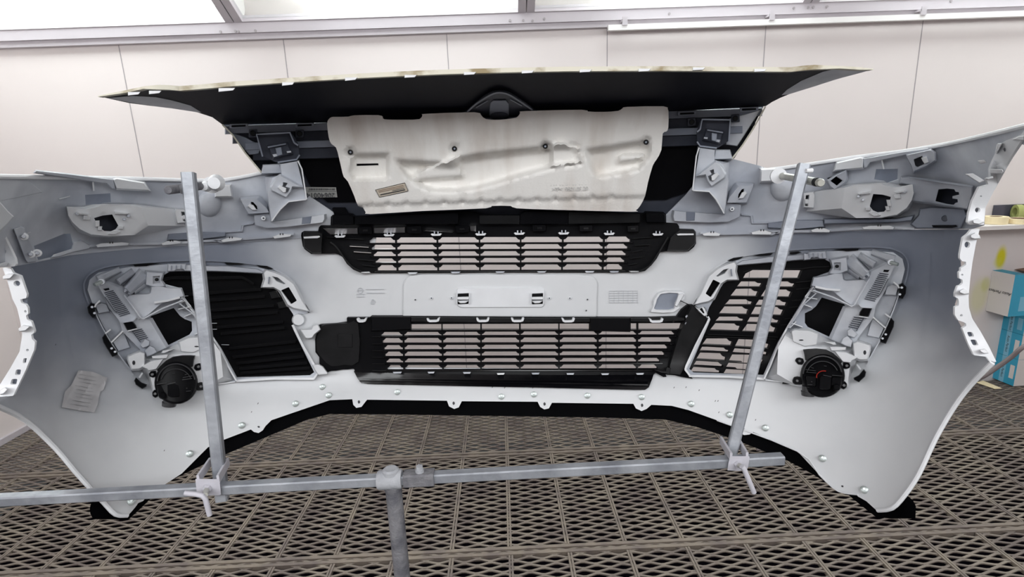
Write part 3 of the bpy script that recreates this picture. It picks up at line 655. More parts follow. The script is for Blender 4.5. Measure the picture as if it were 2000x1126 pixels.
# only on the left: bolted strap
sb = add('bolted_strap', boss(rnd(K('A 108,588 160,570 186,580 205,620 285,828 280,840 215,848 200,830'), 1), 0.004, 0.022, 1.2), 'lgrey', label='grey strap with two bolts')
for x, y, r in ((185, 645, 0.0055), (240, 785, 0.0055), (290, 775, 0.006)):
    add('washer', stud(x/4, 300+y/4, r*1.2, 0.022, 0.026), 'white', sb); add('bolt', stud(x/4, 300+y/4, r*0.6, 0.026, 0.036), 'lgrey', sb)
add('strap_wire', rib(K('A 205,625 240,612'), 1.2, 0.026, 0.03), 'white', sb)
add('lower_ledge', boss(K('A 580,690 640,680 700,715 700,740 560,770 470,800 400,810 420,790 560,745'), 0.004, 0.02, 1), 'lgrey')
add('triangle_plate', boss(K('A -30,205 215,205 330,300 10,368 -30,372'), 0.004, 0.009, 0.4, ch=0.4), 'lgrey')
add('stamp_line', boss(K('A 460,350 545,328 548,334 465,357'), 0.004, 0.009, 0.3, ch=0.2), 'white')
# --- dark backing behind the white cover
bk = K('S 1240,690') + [(640, 236), (1300, 216), (1492, 206), (1470, 250), (1435, 308), (1427, 315), (1400, 360), (1370, 400), (1370, 425), (1345, 428), (1345, 455), (600, 462), (600, 440), (585, 400), (560, 350), (510, 338), (480, 300), (455, 262)]
add('grille_backing', plate(bk, [], -0.012, 0.004, body, 24), 'dgrey', label='dark grey backing panel behind the white cover')
def strip(x0, x1, ya, yb, sl=-0.034):
    return [(x, ya+sl*(x-978)) for x in (x0, x1)]+[(x, yb+sl*(x-978)) for x in (x1, x0)]
add('backing_rail', boss(strip(440, 1488, 228, 243), -0.012, 0.020, 1), 'mgrey', label='grey rail')
add('backing_rail', boss(strip(455, 1474, 243, 262), -0.012, 0.008, 1), 'dgrey')
add('backing_rail', boss(strip(478, 1450, 262, 276), -0.012, 0.026, 1), 'mgrey', label='grey rail')
add('backing_rail', boss(strip(494, 1440, 276, 297), -0.012, 0.018, 1), 'dgrey')
add('black_recess', boss([(583, 312), (660, 308), (1380, 285), (1362, 340), (1350, 372), (1300, 390), (640, 395), (610, 372)], -0.012, -0.004, 0, ch=0.2), 'black')
add('side_edge', rib([(434, 243), (455, 264), (480, 300), (510, 336)], 3, -0.012, 0.03), 'lip')
add('side_edge', rib([(1495, 208), (1472, 250), (1450, 284), (1428, 312)], 3, -0.012, 0.03), 'lip')
add('corner_panel', boss([(1425, 232), (1486, 214), (1440, 285), (1418, 282)], -0.0, 0.022, 0.5), 'lgrey')
add('corner_panel', boss([(448, 258), (480, 268), (512, 285), (505, 300), (487, 302)], -0.0, 0.022, 0.5), 'mgrey')
for x, y in ((466, 246.5), (595, 245), (1342, 222), (1463, 214)):
    o = add('oval_clip', loft([(rnd([(x-19, y-4), (x+19, y-6), (x+19, y+2), (x-19, y+5)], 3), 0.02), (rnd([(x-18, y-4), (x+18, y-5), (x+18, y+2), (x-18, y+4)], 3), 0.032)]), 'mgrey')
    add('slot', boss(rnd([(x-14, y-2), (x+14, y-3), (x+14, y+0.5), (x-14, y+2)], 1.5), 0.032, 0.0335, 0, ch=0.3), 'black', o)
for x, y in ((494, 260), (585, 261), (1351, 238), (1436, 231)):
    o = add('screw_plate', boss(rnd([(x-8, y-7), (x+8, y-8), (x+9, y+7), (x-8, y+8)], 2), 0.01, 0.036, 0.5), 'dgrey')
    add('screw', stud(x, y, 0.006, 0.036, 0.042), 'black', o)
# --- sticker with a part number
sp_ = boss(K('B 1178,260 1425,262 1436,340 1195,345'), -0.012, -0.002, 0, ch=0.1)
lab = add('part_sticker', sp_, 'label', label='beige barcode sticker')
o = at(627, 380.5, body(627, 380)-0.003); e1 = at(600, 380.5, body(600, 380)); e2 = at(655, 380.5, body(655, 380))
text('part_number', '20640014', 0.017, M['ink'], lab, o+Vector((0, -0.002, 0)), e1-e2, Vector((0, 0, -1)))
bc = MB()
random.seed(3)
x = 603.0
while x < 652:
    w = random.choice([0.7, 1.1, 1.6]); bc.merge(boss([(x, 367.5), (x+w, 367.5), (x+w, 371.5), (x, 371.5)], -0.002, -0.0012, 0, ch=0.05)); x += w+random.choice([0.7, 1.0])
bc.build('barcode', M['ink'], lab, False)
add('small_print', boss([(601, 373), (656, 373.4), (656, 374.2), (601, 373.8)], -0.002, -0.0012, 0, ch=0.05), 'ink', lab)
# --- top flange with its dark underside
top = [(191, 187), (245, 176), (280, 168.5), (308, 165.5), (330, 166), (350, 168), (400, 164), (455, 159), (560, 152), (700, 143.5), (780, 139.5), (860, 136), (980, 132.5), (1105, 130), (1300, 129), (1420, 130), (1545, 131), (1570, 128), (1590, 126.5), (1640, 128.5), (1680, 131), (1706, 134)]
bot = [(1685, 141), (1640, 153), (1587, 168), (1555, 178), (1524, 191), (1508, 199), (1496, 207), (1300, 218), (980, 233), (640, 239), (434, 243), (415, 229), (388, 220), (360, 214), (332, 211), (290, 206), (252, 201), (215, 193)]
hd = add('top_flange', plate(top+bot, [], 0, 0.004, hood, 20), 'hood', label='black underside of the top flange, shade put into its colour')
lipd = [(x, y+(9 if 300 < x < 1600 else 5)*(0.4 if x < 230 or x > 1680 else 1)) for x, y in top]
def ytop(x):
    for (xa, ya), (xb, yb) in zip(top[:-1], top[1:]):
        if xa <= x <= xb: return ya+(yb-ya)*(x-xa)/(xb-xa)
    return top[0][1] if x < top[0][0] else top[-1][1]
lipY = lambda x, y: hood(x, ytop(x))-0.0008*(y-ytop(x))
add('flange_lip', plate(top+lipd[::-1], [], 0.006, 0.012, lipY, 12), 'lip', hd, label='cream lip with brown masking residue')
for x, y in ((443, 175), (563, 163.5), (686, 154), (802, 148.5), (918, 143), (1031, 140), (1144, 138), (1259, 136.5), (1365, 134), (1485, 137), (262, 182.5), (303, 180)):
    w = 16 if x in (443,) else 12; s = -0.07 if x < 800 else -0.03
    add('lip_clip', boss([(x-w, y-2-s*w*-1), (x+w, y-2+s*w), (x+w-4, y+2.6+s*w), (x-w, y+3-s*w)], 0.006, 0.012, 0.2, Y=lipY, ch=0.4), 'white', hd)
add('flange_tip_panel', plate(K('V 1165,385 1090,405 960,440 820,485 690,525 650,530 680,500 760,450 880,400 950,384'), [], 0.003, 0.002, hood, 16), 'lgrey', hd, label='light grey tip of the flange')
add('flange_tip_panel', plate(K('S 600,547 720,570 860,592 950,603 1100,626 1120,626 1060,588 960,560 870,542 740,535'), [], 0.003, 0.002, hood, 16), 'lgrey', hd, label='light grey tip of the flange')
# --- badge carrier in the middle
bc_ = add('badge_carrier', boss(smooth(K('T 740,625 790,580 870,520 930,505 990,518 1060,565 1125,612 1128,640 720,640'), 3), 0.0, 0.02, 1.5, Y=hood), 'dgrey', label='dark grey diamond-shaped badge carrier')
add('carrier_rim', rib(smooth(K('T 750,625 800,580 880,530 930,517 985,530 1050,570 1115,615'), 3, False), 3, 0.02, 0.03, Y=hood), 'mgrey', bc_)
for p in ('T 800,600 865,562', 'T 990,555 1055,590'): add('carrier_rib', rib(K(p), 2, 0.02, 0.027, Y=hood), 'mgrey', bc_)
add('carrier_core', boss(K('T 880,575 895,560 965,560 980,578 980,640 875,640'), 0.02, 0.032, 1, Y=hood), 'mgrey', bc_)
q = K('T 930,648')[0]; add('carrier_disc', loft([(ell(q[0], q[1], 19, 8), 0.03), (ell(q[0], q[1], 18, 7), 0.04)], Y=hood), 'dgrey', bc_)
# --- dirty white cover
cv = K('U 104,165 112,140 128,129 150,128 215,127 245,120 370,119 392,128 402,141 500,143 585,140 600,118 620,112 870,104 905,118 930,140 1000,143 1090,132 1110,105 1135,98 1430,91 1462,100 1540,102 1620,97 1645,82 1670,76 1855,73 1878,88 1882,110 1881,185 1870,205 1852,215 1845,300 1820,350 1800,382 1775,470 1760,540 1735,590 1712,615 1690,622 1300,612 1090,604 1060,592 960,592 930,604 600,618 330,634 305,625 290,600 265,592 245,540 212,465 190,440 178,395 165,340 150,288 125,268 112,235')
P1 = K('U 440,345 600,350 745,358 790,330 900,310 1215,276 1250,262 1400,262 1440,300 1445,385 1370,392 1280,405 1100,452 980,490 870,516 760,530 660,528 590,508 540,470 500,440')
P2 = K('U 1440,292 1600,268 1740,246 1800,280 1790,340 1735,412 1600,440 1505,455 1470,410')
P3 = K('U 230,318 428,312 432,350 432,440 415,465 235,465 215,420')
P5 = K('U 255,590 1755,545 1755,640 255,660')
def chf(x, y):
    p = (x, y); h = 0.0
    def ss(a, b, t): t = max(0, min(1, (t-a)/(b-a))); return t*t*(3-2*t)
    if inside(p, P1):
        d = edist(p, P1); h -= 0.042*ss(0, 15, d)
    if inside(p, P2): h -= 0.036*ss(0, 12, edist(p, P2))
    if inside(p, P3): h -= 0.030*ss(0, 8, edist(p, P3))
    yl = 180+(588-(x-600)*2.667*0.031+8)/2.667
    h -= 0.013*ss(-3, 3, y-yl)
    k_ = ((x-740.0)/36.3) % 1.0
    if abs(y-yl+1) < 7 and 740-18 < x < 1225: h += -0.011*max(0, 1-(abs(k_-0.5)*36.3/6)**2)*(1-abs(y-yl+1)/7)
    for sx, sy in SCR:
        d = math.hypot(x-sx, y-sy)
        if d < 14: h -= 0.014*(1-ss(6, 13, d))
    # wall piece crossing the channel
    if inside(p, Pw): h += 0.034*ss(0, 5, edist(p, Pw))
    if inside(p, Pl): h += 0.024*ss(0, 5, edist(p, Pl))
    if inside(p, Pr): h += 0.024*ss(0, 6, edist(p, Pr))
    return h
SCR = K('U 225,312 767,294 1240,282 1765,260')
Pw = K('U 1270,268 1330,258 1425,290 1438,372 1262,400'); Pl = K('U 790,330 822,445 545,468 560,410'); Pr = K('U 1610,345 1640,318 1760,318 1750,360 1620,375')
def covmat():
    m = mat('soiled_white_felt_cover', (0.7, 0.68, 0.65), 0.85, bump=0.25, bscale=220); nt = m.node_tree; b = nt.nodes['Principled BSDF']
    tc = nt.nodes.new('ShaderNodeTexCoord'); mp_ = nt.nodes.new('ShaderNodeMapping'); mp_.inputs['Scale'].default_value = (14, 3, 2.5); nt.links.new(tc.outputs['Object'], mp_.inputs[0])
    n = nt.nodes.new('ShaderNodeTexNoise'); n.inputs['Scale'].default_value = 1.3; n.inputs['Detail'].default_value = 6; nt.links.new(mp_.outputs[0], n.inputs['Vector'])
    n2 = nt.nodes.new('ShaderNodeTexNoise'); n2.inputs['Scale'].default_value = 5; n2.inputs['Detail'].default_value = 4; nt.links.new(tc.outputs['Object'], n2.inputs['Vector'])
    mu = nt.nodes.new('ShaderNodeMath'); mu.operation = 'MULTIPLY'; nt.links.new(n.outputs['Fac'], mu.inputs[0]); nt.links.new(n2.outputs['Fac'], mu.inputs[1])
    r = nt.nodes.new('ShaderNodeMapRange'); r.inputs[1].default_value = 0.22; r.inputs[2].default_value = 0.48; nt.links.new(mu.outputs[0], r.inputs[0])
    x = nt.nodes.new('ShaderNodeMix'); x.data_type = 'RGBA'; x.inputs[6].default_value = (0.76, 0.74, 0.71, 1); x.inputs[7].default_value = (0.52, 0.46, 0.41, 1)
    nt.links.new(r.outputs[0], x.inputs[0]); nt.links.new(x.outputs[2], b.inputs['Base Color']); return m
cov = add('white_cover', plate(smooth(cv, 2), [K('U 255,372 370,370 372,380 256,384')], 0.082, 0.006, body, 5.2, hf=chf), covmat(), label='soiled off-white felt cover with moulded hollows', ang=60)
cov_slot = add('slot_backing', boss(K('U 245,362 380,360 382,392 246,394'), 0.036, 0.044, 0), 'black', cov)
for sx, sy in SCR:
    s_ = add('screw', stud(sx, sy, 0.0062, 0.060, 0.074, taper=0.95), 'black', cov, label='black recessed screw')
    add('screw_socket', stud(sx, sy, 0.0022, 0.074, 0.0755), 'mgrey', s_)
stk = add('printed_label', plate(K('U 355,508 508,471 526,514 376,546'), [], 0.0835, 0.001, body, 30), mat('cover_label', (0.50, 0.44, 0.36), 0.7), cov, label='small beige printed label')
for q in ('U 355,508 508,471', 'U 508,471 526,514', 'U 526,514 376,546', 'U 376,546 355,508'): add('label_border', rib(K(q), 0.7, 0.0835, 0.0852), 'ink', stk)
for k_ in range(4):
    f_ = 0.22+0.18*k_; a = K('U %f,%f' % (355+21*f_+10, 508+38*f_-3))[0]; b2 = K('U %f,%f' % (508+18*f_-12, 471+43*f_+4))[0]
    if k_ == 2: a = ((a[0]+b2[0])/2, (a[1]+b2[1])/2)
    add('label_print', rib([a, b2], 0.9 if k_ != 3 else 1.8, 0.0835, 0.085), 'ink' if k_ > 1 else 'brown', stk)
# faint print on the cover
o = at(1113, 364, body(1113, 364)-0.0835)
text('moulded_writing', '7W 02 51 00 80 20\n>PP<  9801 05 20', 0.012, mat('faint_ink', (0.50, 0.49, 0.475), 0.8), cov, o, at(1150, 362.5, 1.2)-at(1100, 364, 1.2), Vector((0, 0, 1)))
# ------------------------------------------------------------------ grilles
def bilin(poly): return poly
# upper grille
ug = K('F 72,240 76,215 92,205 205,205 212,172 225,160 302,160 305,90 330,72 315,30 320,20 408,20 420,35 435,64 470,68 490,86 700,78 1300,50 1430,55 1470,76 1780,76 G 265,70 300,46 620,46 700,50 1040,60 1235,62 1245,50 1385,55 1403,75 1405,138 1490,144 1505,165 1507,186 1620,190 1636,210 1638,300 1620,330 1580,362 1400,362 1358,368 1330,420 1290,470 1240,515 1190,524 1060,527 600,527 0,527 F 1300,530 660,532 540,530 480,505 430,460 395,405 362,386 340,380 150,382 100,345 85,320')
def cells(rows, divs, chamf, ends):
    out = []
    for r, (yt, yb) in enumerate(rows):
        xs = [ends[r][0]]+[d(r) for d in divs]+[ends[r][1]]
        for i in range(len(xs)-1):
            a = xs[i]+(0 if i == 0 else 1.5); b = xs[i+1]-(0 if i == len(xs)-2 else 1.5)
            s = -0.004*( (a+b)/2-978)
            cx, cy = chamf
            if b-a < 6: continue
            out.append([(a, yb+s), (a, yt+cy+s+1), (a+cx*0.45, yt+cy+s), (a+cx, yt+s), (b-cx, yt+s), (b-cx*0.45, yt+cy+s), (b, yt+cy+s+1), (b, yb+s)])
    return out
rows = [(462.6, 474), (476.8, 487), (490.2, 500), (503.4, 513.2), (516.4, 528)]
ends = [(721, 1231), (725, 1226), (729, 1223), (733, 1220), (737, 1216)]
divs = [lambda r: 773+0.7*r, lambda r: 854+0.4*r, lambda r: 936.5+0.2*r, lambda r: 1017, lambda r: 1099.5-0.4*r, lambda r: 1180-0.6*r]
G1 = add('upper_grille', plate(ug, cells(rows, divs, (8, 4.5), ends), 0.012, 0.010, body, 18), 'black', label='black upper grille with five rows of openings')
def slat(y, x0, x1, parent, mt='gloss', l0=-0.045, l1=-0.018, h=2.2, sl=-0.004):
    return add('slat', boss([(x0, y+sl*(x0-978)), (x1, y+sl*(x1-978)), (x1, y+h+sl*(x1-978)), (x0, y+h+sl*(x0-978))], l0, l1, 0.2, ch=0.3), mt, parent)
for (yt, yb), (a, b) in zip(rows, ends):
    add('slat', boss([(a-6, yb-0.2), (b+6, yb-2.2), (b+6, yb+1.2), (a-6, yb+3)], -0.02, 0.020, 0.1, ch=0.6), 'gloss', G1)
for y in (484.6, 510.6): slat(y, 722, 775, G1, 'chrome', h=2.6)
slat(526.5, 737, 860, G1, 'chrome', h=1.6)
for k_, (x0, y0, x1, y1) in enumerate(((113, 322, 150, 330), (121, 365, 155, 374), (128, 424, 160, 436), (137, 468, 162, 480))):
    add('side_vane', rib([(570+x0*1.0, 400+y0/4), (570+x1*1.0, 400+y1/4)], 1.2, 0.012, 0.03), 'chrome' if k_ < 2 else 'ends', G1)
for s in ('G 1160,315 1280,310', 'G 1140,368 1220,350', 'G 1125,418 1220,405', 'G 1110,468 1180,455', 'G 1140,262 1300,250'):
    add('side_vane', rib(K(s), 1.0, 0.012, 0.026), 'ends', G1)
for s in ('F 455,322 600,332', 'F 270,250 560,268'): add('side_vane', rib(K(s), 1.0, 0.012, 0.026), 'ends', G1)
add('grille_rim', rib(smooth(K('F 300,290 350,330 420,430 480,490 545,520'), 3, False), 3, 0.012, 0.030), 'ends', G1)
add('grille_rim', rib(smooth(K('G 1420,250 1390,300 1330,400 1270,480 1190,518'), 3, False), 3, 0.012, 0.030), 'ends', G1)
for s, m_ in (('F 90,215 200,208 240,225 230,375 160,375 95,330', 'ends'), ('G 1510,192 1618,196 1632,215 1630,300 1575,355 1410,355 1440,250', 'ends'), ('F 315,80 430,80 480,90 485,150 318,158', 'black'), ('G 1245,62 1380,65 1395,80 1398,135 1250,135', 'black'),
               ('F 490,92 1300,58 1300,150 490,152', 'black'), ('F 1465,82 1780,82 1780,150 1465,150', 'ends'), ('G 262,75 300,50 640,52 640,150 262,150', 'black'), ('G 640,52 1040,62 1200,72 1200,140 640,150', 'ends')):
    add('grille_block', boss(rnd(K(s), 1.5), 0.012, 0.034, 0.8), m_, G1)
add('mirror_strip', boss(K('F 245,182 515,178 518,228 300,232'), 0.012, 0.022, 0.5), 'chrome', G1, label='bright mirror-like strip')
add('mirror_strip', boss(K('F 638,178 885,172 885,218 640,222'), 0.012, 0.022, 0.5), 'chrome', G1, label='bright mirror-like strip')
for s in ('F 1030,205 1050,195 1260,210 1255,218', 'F 1390,165 1440,160 1440,210 1392,205'): add('mirror_strip', boss(K(s), 0.012, 0.022, 0.3), 'chrome', G1)
for s in ('F 525,175 620,172 622,225 528,228', 'F 900,170 1010,165 1015,220 905,222', 'F 1275,165 1380,162 1382,212 1280,215', 'F 1880,155 1985,155 1985,205 1882,205', 'G 360,155 465,155 465,205 362,208', 'G 725,160 830,158 832,205 728,208', 'G 1100,162 1190,158 1192,210 1102,212'):
    p = K(s); b = add('latch_block', boss(rnd(p, 1), 0.012, 0.040, 0.5), 'black', G1)
    add('latch_dot', boss(rnd([(sum(q[0] for q in p)/4+dx, sum(q[1] for q in p)/4+dy) for dx, dy in ((-5, -2), (5, -2), (5, 2), (-5, 2))], 1), 0.04, 0.0425, 0.2, ch=0.2), 'ends', b)
def uclip(x, y, w=11, parent=None, l=0.04):
    c = add('metal_clip', boss([(x-w, y-0.5), (x-w*0.75, y-2.2), (x-w*0.3, y-0.8), (x+w*0.3, y-0.8), (x+w*0.75, y-2.4), (x+w, y-1.2), (x+w*0.7, y+2.6), (x-w*0.7, y+3)], l-0.02, l, 0.2, ch=0.3), 'white', parent, label='white clip')
    for s in (-1, 1): add('clip_prong', boss([(x+s*w*0.32-1.2, y-6), (x+s*w*0.32+1.2, y-6), (x+s*w*0.32+1.4, y-0.5), (x+s*w*0.32-1.4, y-0.5)], l-0.02, l+0.002, 0, ch=0.2), 'lgrey', c)
    return c
for x, y in ((664, 461), (760, 458.5), (852, 457.5), (939, 457), (1014.5, 455.5), (1101, 455), (1190, 456), (1285, 457)): uclip(x, y, 11, G1)
for s in ('F 90,248 215,240 222,250 200,260 95,262', 'G 1485,228 1510,222 1620,222 1620,236 1495,238'): add('metal_clip', boss(K(s), 0.012, 0.04, 0.2, ch=0.3), 'white', G1, label='white clip')
for x, y in ((806, 533), (890, 531.5), (977, 530.5), (1058, 530), (1062+90, 530), (1200, 530)): add('lower_tab', boss([(x-10, y-1.5), (x+10, y-1.8), (x+6, y+2), (x-7, y+2.2)], 0.012, 0.02, 0, ch=0.2), 'lgrey', G1)
for s in ('F 540,522 605,520 615,532 540,533', 'G 1112,515 1195,515 1190,524 1130,525'): add('lower_tab', boss(K(s), 0.012, 0.024, 0.2), 'white', G1)
# pressed plate area and number plate island
pl = K('F 868,872 872,620 888,580 925,552 1000,545 G 700,545 800,550 845,568 868,610 865,700 862,872')
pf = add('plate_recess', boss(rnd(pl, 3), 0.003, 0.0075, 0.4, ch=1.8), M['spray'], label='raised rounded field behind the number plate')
add('plate_island', boss(rnd(K('F 1290,660 1305,645 1960,645 1975,665 1975,780 1955,800 1320,802 1292,785'), 3), 0.0075, 0.0125, 0.3, ch=1.2), M['white'], pf)
for x in (905, 1050):
    add('hook_opening', boss(rnd([(x-11, 573), (x+11, 572), (x+10, 593), (x-11, 594)], 1.5), 0.0125, 0.0135, 0, ch=0.1), 'black', pf)
    h = add('plate_hook', boss(rnd([(x-12, 579.5), (x+11, 579), (x+11, 585), (x-12, 585)], 1.5), 0.0125, 0.030, 0.3), 'white', pf)
    add('hook_lip', boss(rnd([(x-12, 587), (x+11, 586.5), (x+4, 591.5), (x-6, 592)], 1.5), 0.0125, 0.028, 0.3), 'white', h)
    add('hook_side', rib([(x-12.5, 571), (x-12.5, 593)], 1.6, 0.012, 0.022), 'white', h); add('hook_side', rib([(x+11.5, 571), (x+11.5, 593)], 1.6, 0.012, 0.022), 'white', h)
for x, y, mt_ in ((842.5, 582, 'lgrey'), (882, 581.5, 'lgrey'), (1073, 582, 'lgrey'), (1113, 582, 'lgrey'), (811, 585, 'ink'), (1147.5, 584.5, 'ink'), (1145, 606, 'ink')):
    add('small_screw', stud(x, y, 0.0042 if mt_ != 'ink' else 0.002, 0.0075, 0.013), 'white' if mt_ != 'ink' else 'ink', pf)
    if mt_ != 'ink': add('screw_socket', stud(x, y, 0.002, 0.013, 0.0145), 'dgrey', pf)
# moulded marks
def ring(cx, cy, r0, r1): return [(ell(cx, cy, r1, r1, 20)), ell(cx, cy, r0, r0, 20)]
for cx, cy, s in ((703.5, 567, 0.0015), ):
    r_ = ring(cx, cy, 4.6, 5.6); add('moulded_ring', plate(r_[0], [r_[1]], 0.0045, 0.001, body, 10), 'faint')
for a, b, w in (((696, 574.4), (712, 574.4), 1.3), ((696, 579.2), (712, 579.2), 1.1), ((716, 572), (751, 572), 1.2), ((714, 565), (750, 564.5), 0.9), ((697, 567), (710, 567), 1.0)):
    add('moulded_writing', rib([a, b], w, 0.003, 0.0045), 'faint')
for a, b in (((724, 590), (728, 584)), ((728, 584), (732, 590)), ((732, 590), (724, 590)), ((724, 593), (732, 593))): add('recycling_mark', rib([a, b], 0.9, 0.003, 0.0045), 'faint')
for i in range(6): add('moulded_grid', rib([(1190, 568+i*4.6), (1246, 567.5+i*4.6)], 0.5, 0.003, 0.0042), 'faint')
for i in range(7): add('moulded_grid', rib([(1190+i*9.2, 568), (1190+i*9.2, 592)], 0.5, 0.003, 0.0042), 'faint')
for x, y in ((1228, 643-28), ): pass
# square access cover with white frame
tc_o = rnd(K('G 1285,830 1305,790 1308,745 1345,690 1400,675 1530,676 1552,695 1545,740 1525,745 1500,790 1515,800 1460,838 1380,842 1288,836'), 2)
tc_i = rnd(K('G 1308,810 1325,765 1332,735 1360,695 1430,685 1505,690 1500,720 1478,770 1470,812 1430,822 1330,820'), 2)
tw = add('access_frame', plate(tc_o, [tc_i], 0.012, 0.010, body, 12), 'white', label='white frame around a grey square cover')
add('access_cover', plate(inset(tc_i, -2), [], 0.004, 0.002, body, 14), 'mgrey', tw)
add('cover_latch', boss(K('G 1530,690 1545,700 1490,795 1470,785 1500,700'), 0.012, 0.022, 0.3), 'white', tw)
# lower grille
lg = K('Z 500,118 530,190 470,240 445,340 450,540 510,620 512,720 640,855 700,835 780,830 890,812 960,812 1050,800') + K('I 240,318 560,325 900,328 1300,330 1690,330 1700,318 1740,340 1755,338 W 0,960 100,970 160,985 300,1010 260,960 205,890 300,690 430,420 462,350 440,320 360,262 320,215 300,198 250,196 180,250 130,320') + \
     K('G 1490,872 1300,878 1130,878 F 1900,876 1500,873 930,868 620,868 605,880 430,880 430,915 345,928 220,935')
rw = [(631.6, 643.5), (647.2, 655.8), (659, 670), (672.8, 683.2), (685.2, 696), (699, 708.6), (712, 722)]
en = [(803, 1331), (744, 1318), (747, 1312), (750, 1304), (752, 1298), (754, 1289), (756, 1284)]
dvl = [lambda r: 787.5+0.3*r, lambda r: 863.5+0.3*r, lambda r: 939.5, lambda r: 1015.5, lambda r: 1092, lambda r: 1168, lambda r: 1245]
cl = [c for c in cells(rw[1:], dvl, (7, 4), en[1:])]
for a, b in ((803, 862), (864, 938), (941, 1014), (1017, 1091), (1093, 1151), (1232, 1244), (1247, 1332)):
    cl.append([(a, 632-0.004*(a-978)), (b, 632-0.004*(b-978)), (b-(4 if b == 1332 else 0), 643.5+0.0*(b-978)), (a, 643.5)])
G2 = add('lower_grille', plate(lg, cl, 0.012, 0.010, body, 18), 'black', label='black lower grille with seven rows of openings')
for (yt, yb), (a, b) in zip(rw, en):
    add('slat', boss([(a-6, yb+0.1), (b+6, yb-0.8), (b+6, yb+2.4), (a-6, yb+3)], -0.02, 0.020, 0.1, ch=0.6), 'gloss', G2)
for y, a, b in ((652.5, 746, 860), (676.5-11, 747, 747.5), (680, 750, 1010), (706, 754, 1010), (719.5, 756, 1090), (681, 1095, 1165), (693.5, 752, 790)):
    if b-a > 5: slat(y, a, b, G2, 'chrome', h=3.0)
add('end_panel', plate(K('W 300,205 345,262 440,322 455,345 430,415 295,690 200,895 160,965 40,955 50,860 100,690 170,480 250,300'), [], 0.030, 0.016, body, 16), 'ends', G2, label='satin dark end panel')
add('end_panel', plate(smooth(K('Z 540,130 700,100 960,90 1120,90 1126,690 900,740 700,760 560,640 475,520 470,340 500,240'), 2), [], 0.020, 0.008, body, 16), 'ends', G2, label='satin dark end panel')
add('end_step', boss(K('Z 800,260 1030,262 1030,465 800,465'), 0.02, 0.0225, 0.3), 'ends', G2)
add('cover_block', boss(K('F 622,872 928,872 928,970 622,985'), 0.012, 0.03, 0.5), 'black', G2)
add('cover_block', boss(K('G 812,882 1122,882 1122,990 812,982'), 0.012, 0.03, 0.5), 'black', G2)
add('top_bar', boss(K('F 930,876 1900,884 1990,884 G 810,884 812,915 F 1990,918 1500,918 930,912'), 0.012, 0.028, 0.5), 'ends', G2)
add('top_bar', boss(K('G 1125,884 1300,884 1490,878 1545,880 1550,905 1300,915 1125,912'), 0.012, 0.028, 0.5), 'ends', G2)
for x, y, w in ((846, 625, 13), (943, 625, 13), (1011, 625, 13), (1110, 625.5, 13), (1282, 626, 14), (706, 625.5, 10)):
    c = add('metal_clip', plate(rnd([(x-w, y-3.5), (x-w+4, y-3), (x-w+6, y), (x+w-6, y-0.4), (x+w-4, y-3.5), (x+w, y-4), (x+w-2, y+2), (x+w-7, y+3.6), (x-w+6, y+3.8), (x-w+2, y+2)], 0.8), [], 0.034, 0.012, body, 10), 'white', G2, label='white clip')
for x, y, w in ((776, 727, 9), (842, 727, 7), (912, 727.5, 8), (978, 729.5, 8), (1046, 729, 8), (1114, 729.5, 8), (1182, 730, 8), (1250, 729.5, 8)): add('lower_tab', boss([(x-w, y-1.5), (x+w, y-1.8), (x+w-2, y+1.8), (x-w+2, y+2)], 0.02, 0.032, 0, ch=0.2), 'white' if x == 978 else 'lgrey', G2)
for s in ('W 120,460 145,455 160,462 130,475', 'W 70,380 90,360 110,372 85,395', 'W 45,620 75,625 70,640 45,635', 'W 215,325 235,305 245,320 225,345', 'W 210,400 225,385 230,395 215,415'): add('clip_tooth', boss(K(s), 0.02, 0.035, 0.2), 'lgrey' if '215' in s or '210' in s else 'ends', G2)
# fins at the left end
for i, (yt, yb) in enumerate(rw[1:]): add('side_vane', rib([(727, yb+1), (744+i*2, yb+1.5)], 1.0, 0.012, 0.03), 'ends', G2)
add('hook_bracket', boss(K('I 1690,300 1730,318 1770,322 1775,295 1755,290 1750,310 1720,305'), 0.02, 0.04, 0.3), 'ends', G2)
# gloss black air strip below
st = add('air_strip', plate(smooth(K('I 228,312 245,345 262,368 300,374 620,381 1100,390 1600,402 1650,402 1668,390 1684,350 1692,326 1300,330 560,322'), 1), [], 0.012, 0.010, body, 16), 'gloss', label='gloss black strip under the lower grille')
add('strip_bead', rib(K('I 245,345 620,348 1100,354 1665,362'), 2.2, 0.012, 0.021), 'gloss', st)
add('strip_bead', rib(K('I 255,358 620,362 1100,368 1665,378'), 2.2, 0.012, 0.017), 'gloss', st)
# black lip hanging below the white edge
sl_ = [(600, 780), (644, 768), (800, 770), (1000, 770), (1200, 772), (1344, 785), (1471, 828), (1557, 866), (1601, 915), (1640, 945), (1676, 955), (1713, 980), (1740, 985), (1765, 970), (1775, 971), (1783, 976), (1789, 988), (1788, 1012), (1740, 1012), (1711, 1009), (1680, 985), (1655, 964), (1628, 950), (1590, 927), (1563, 912), (1538, 899), (1471, 872), (1415, 851), (1360, 833), (1300, 819), (1180, 815), (912, 811), (780, 809), (644, 808), (600, 819), (520, 853), (435, 889), (359, 925), (330, 940), (340, 915), (400, 860), (500, 815)]
add('spoiler_lip', plate(sl_, [], -0.022, 0.02, body, 22), 'lipblack', label='black spoiler lip below the white edge')
sl2 = K('d 690,600 700,560 740,540 790,560 830,615 890,648 980,650 1060,558 1120,512 1175,508 1100,580 1050,630 985,688 860,684 715,682 695,640')
add('spoiler_corner', plate(sl2, [], -0.012, 0.03, body, 14), 'lipblack', label='black corner piece of the spoiler lip')
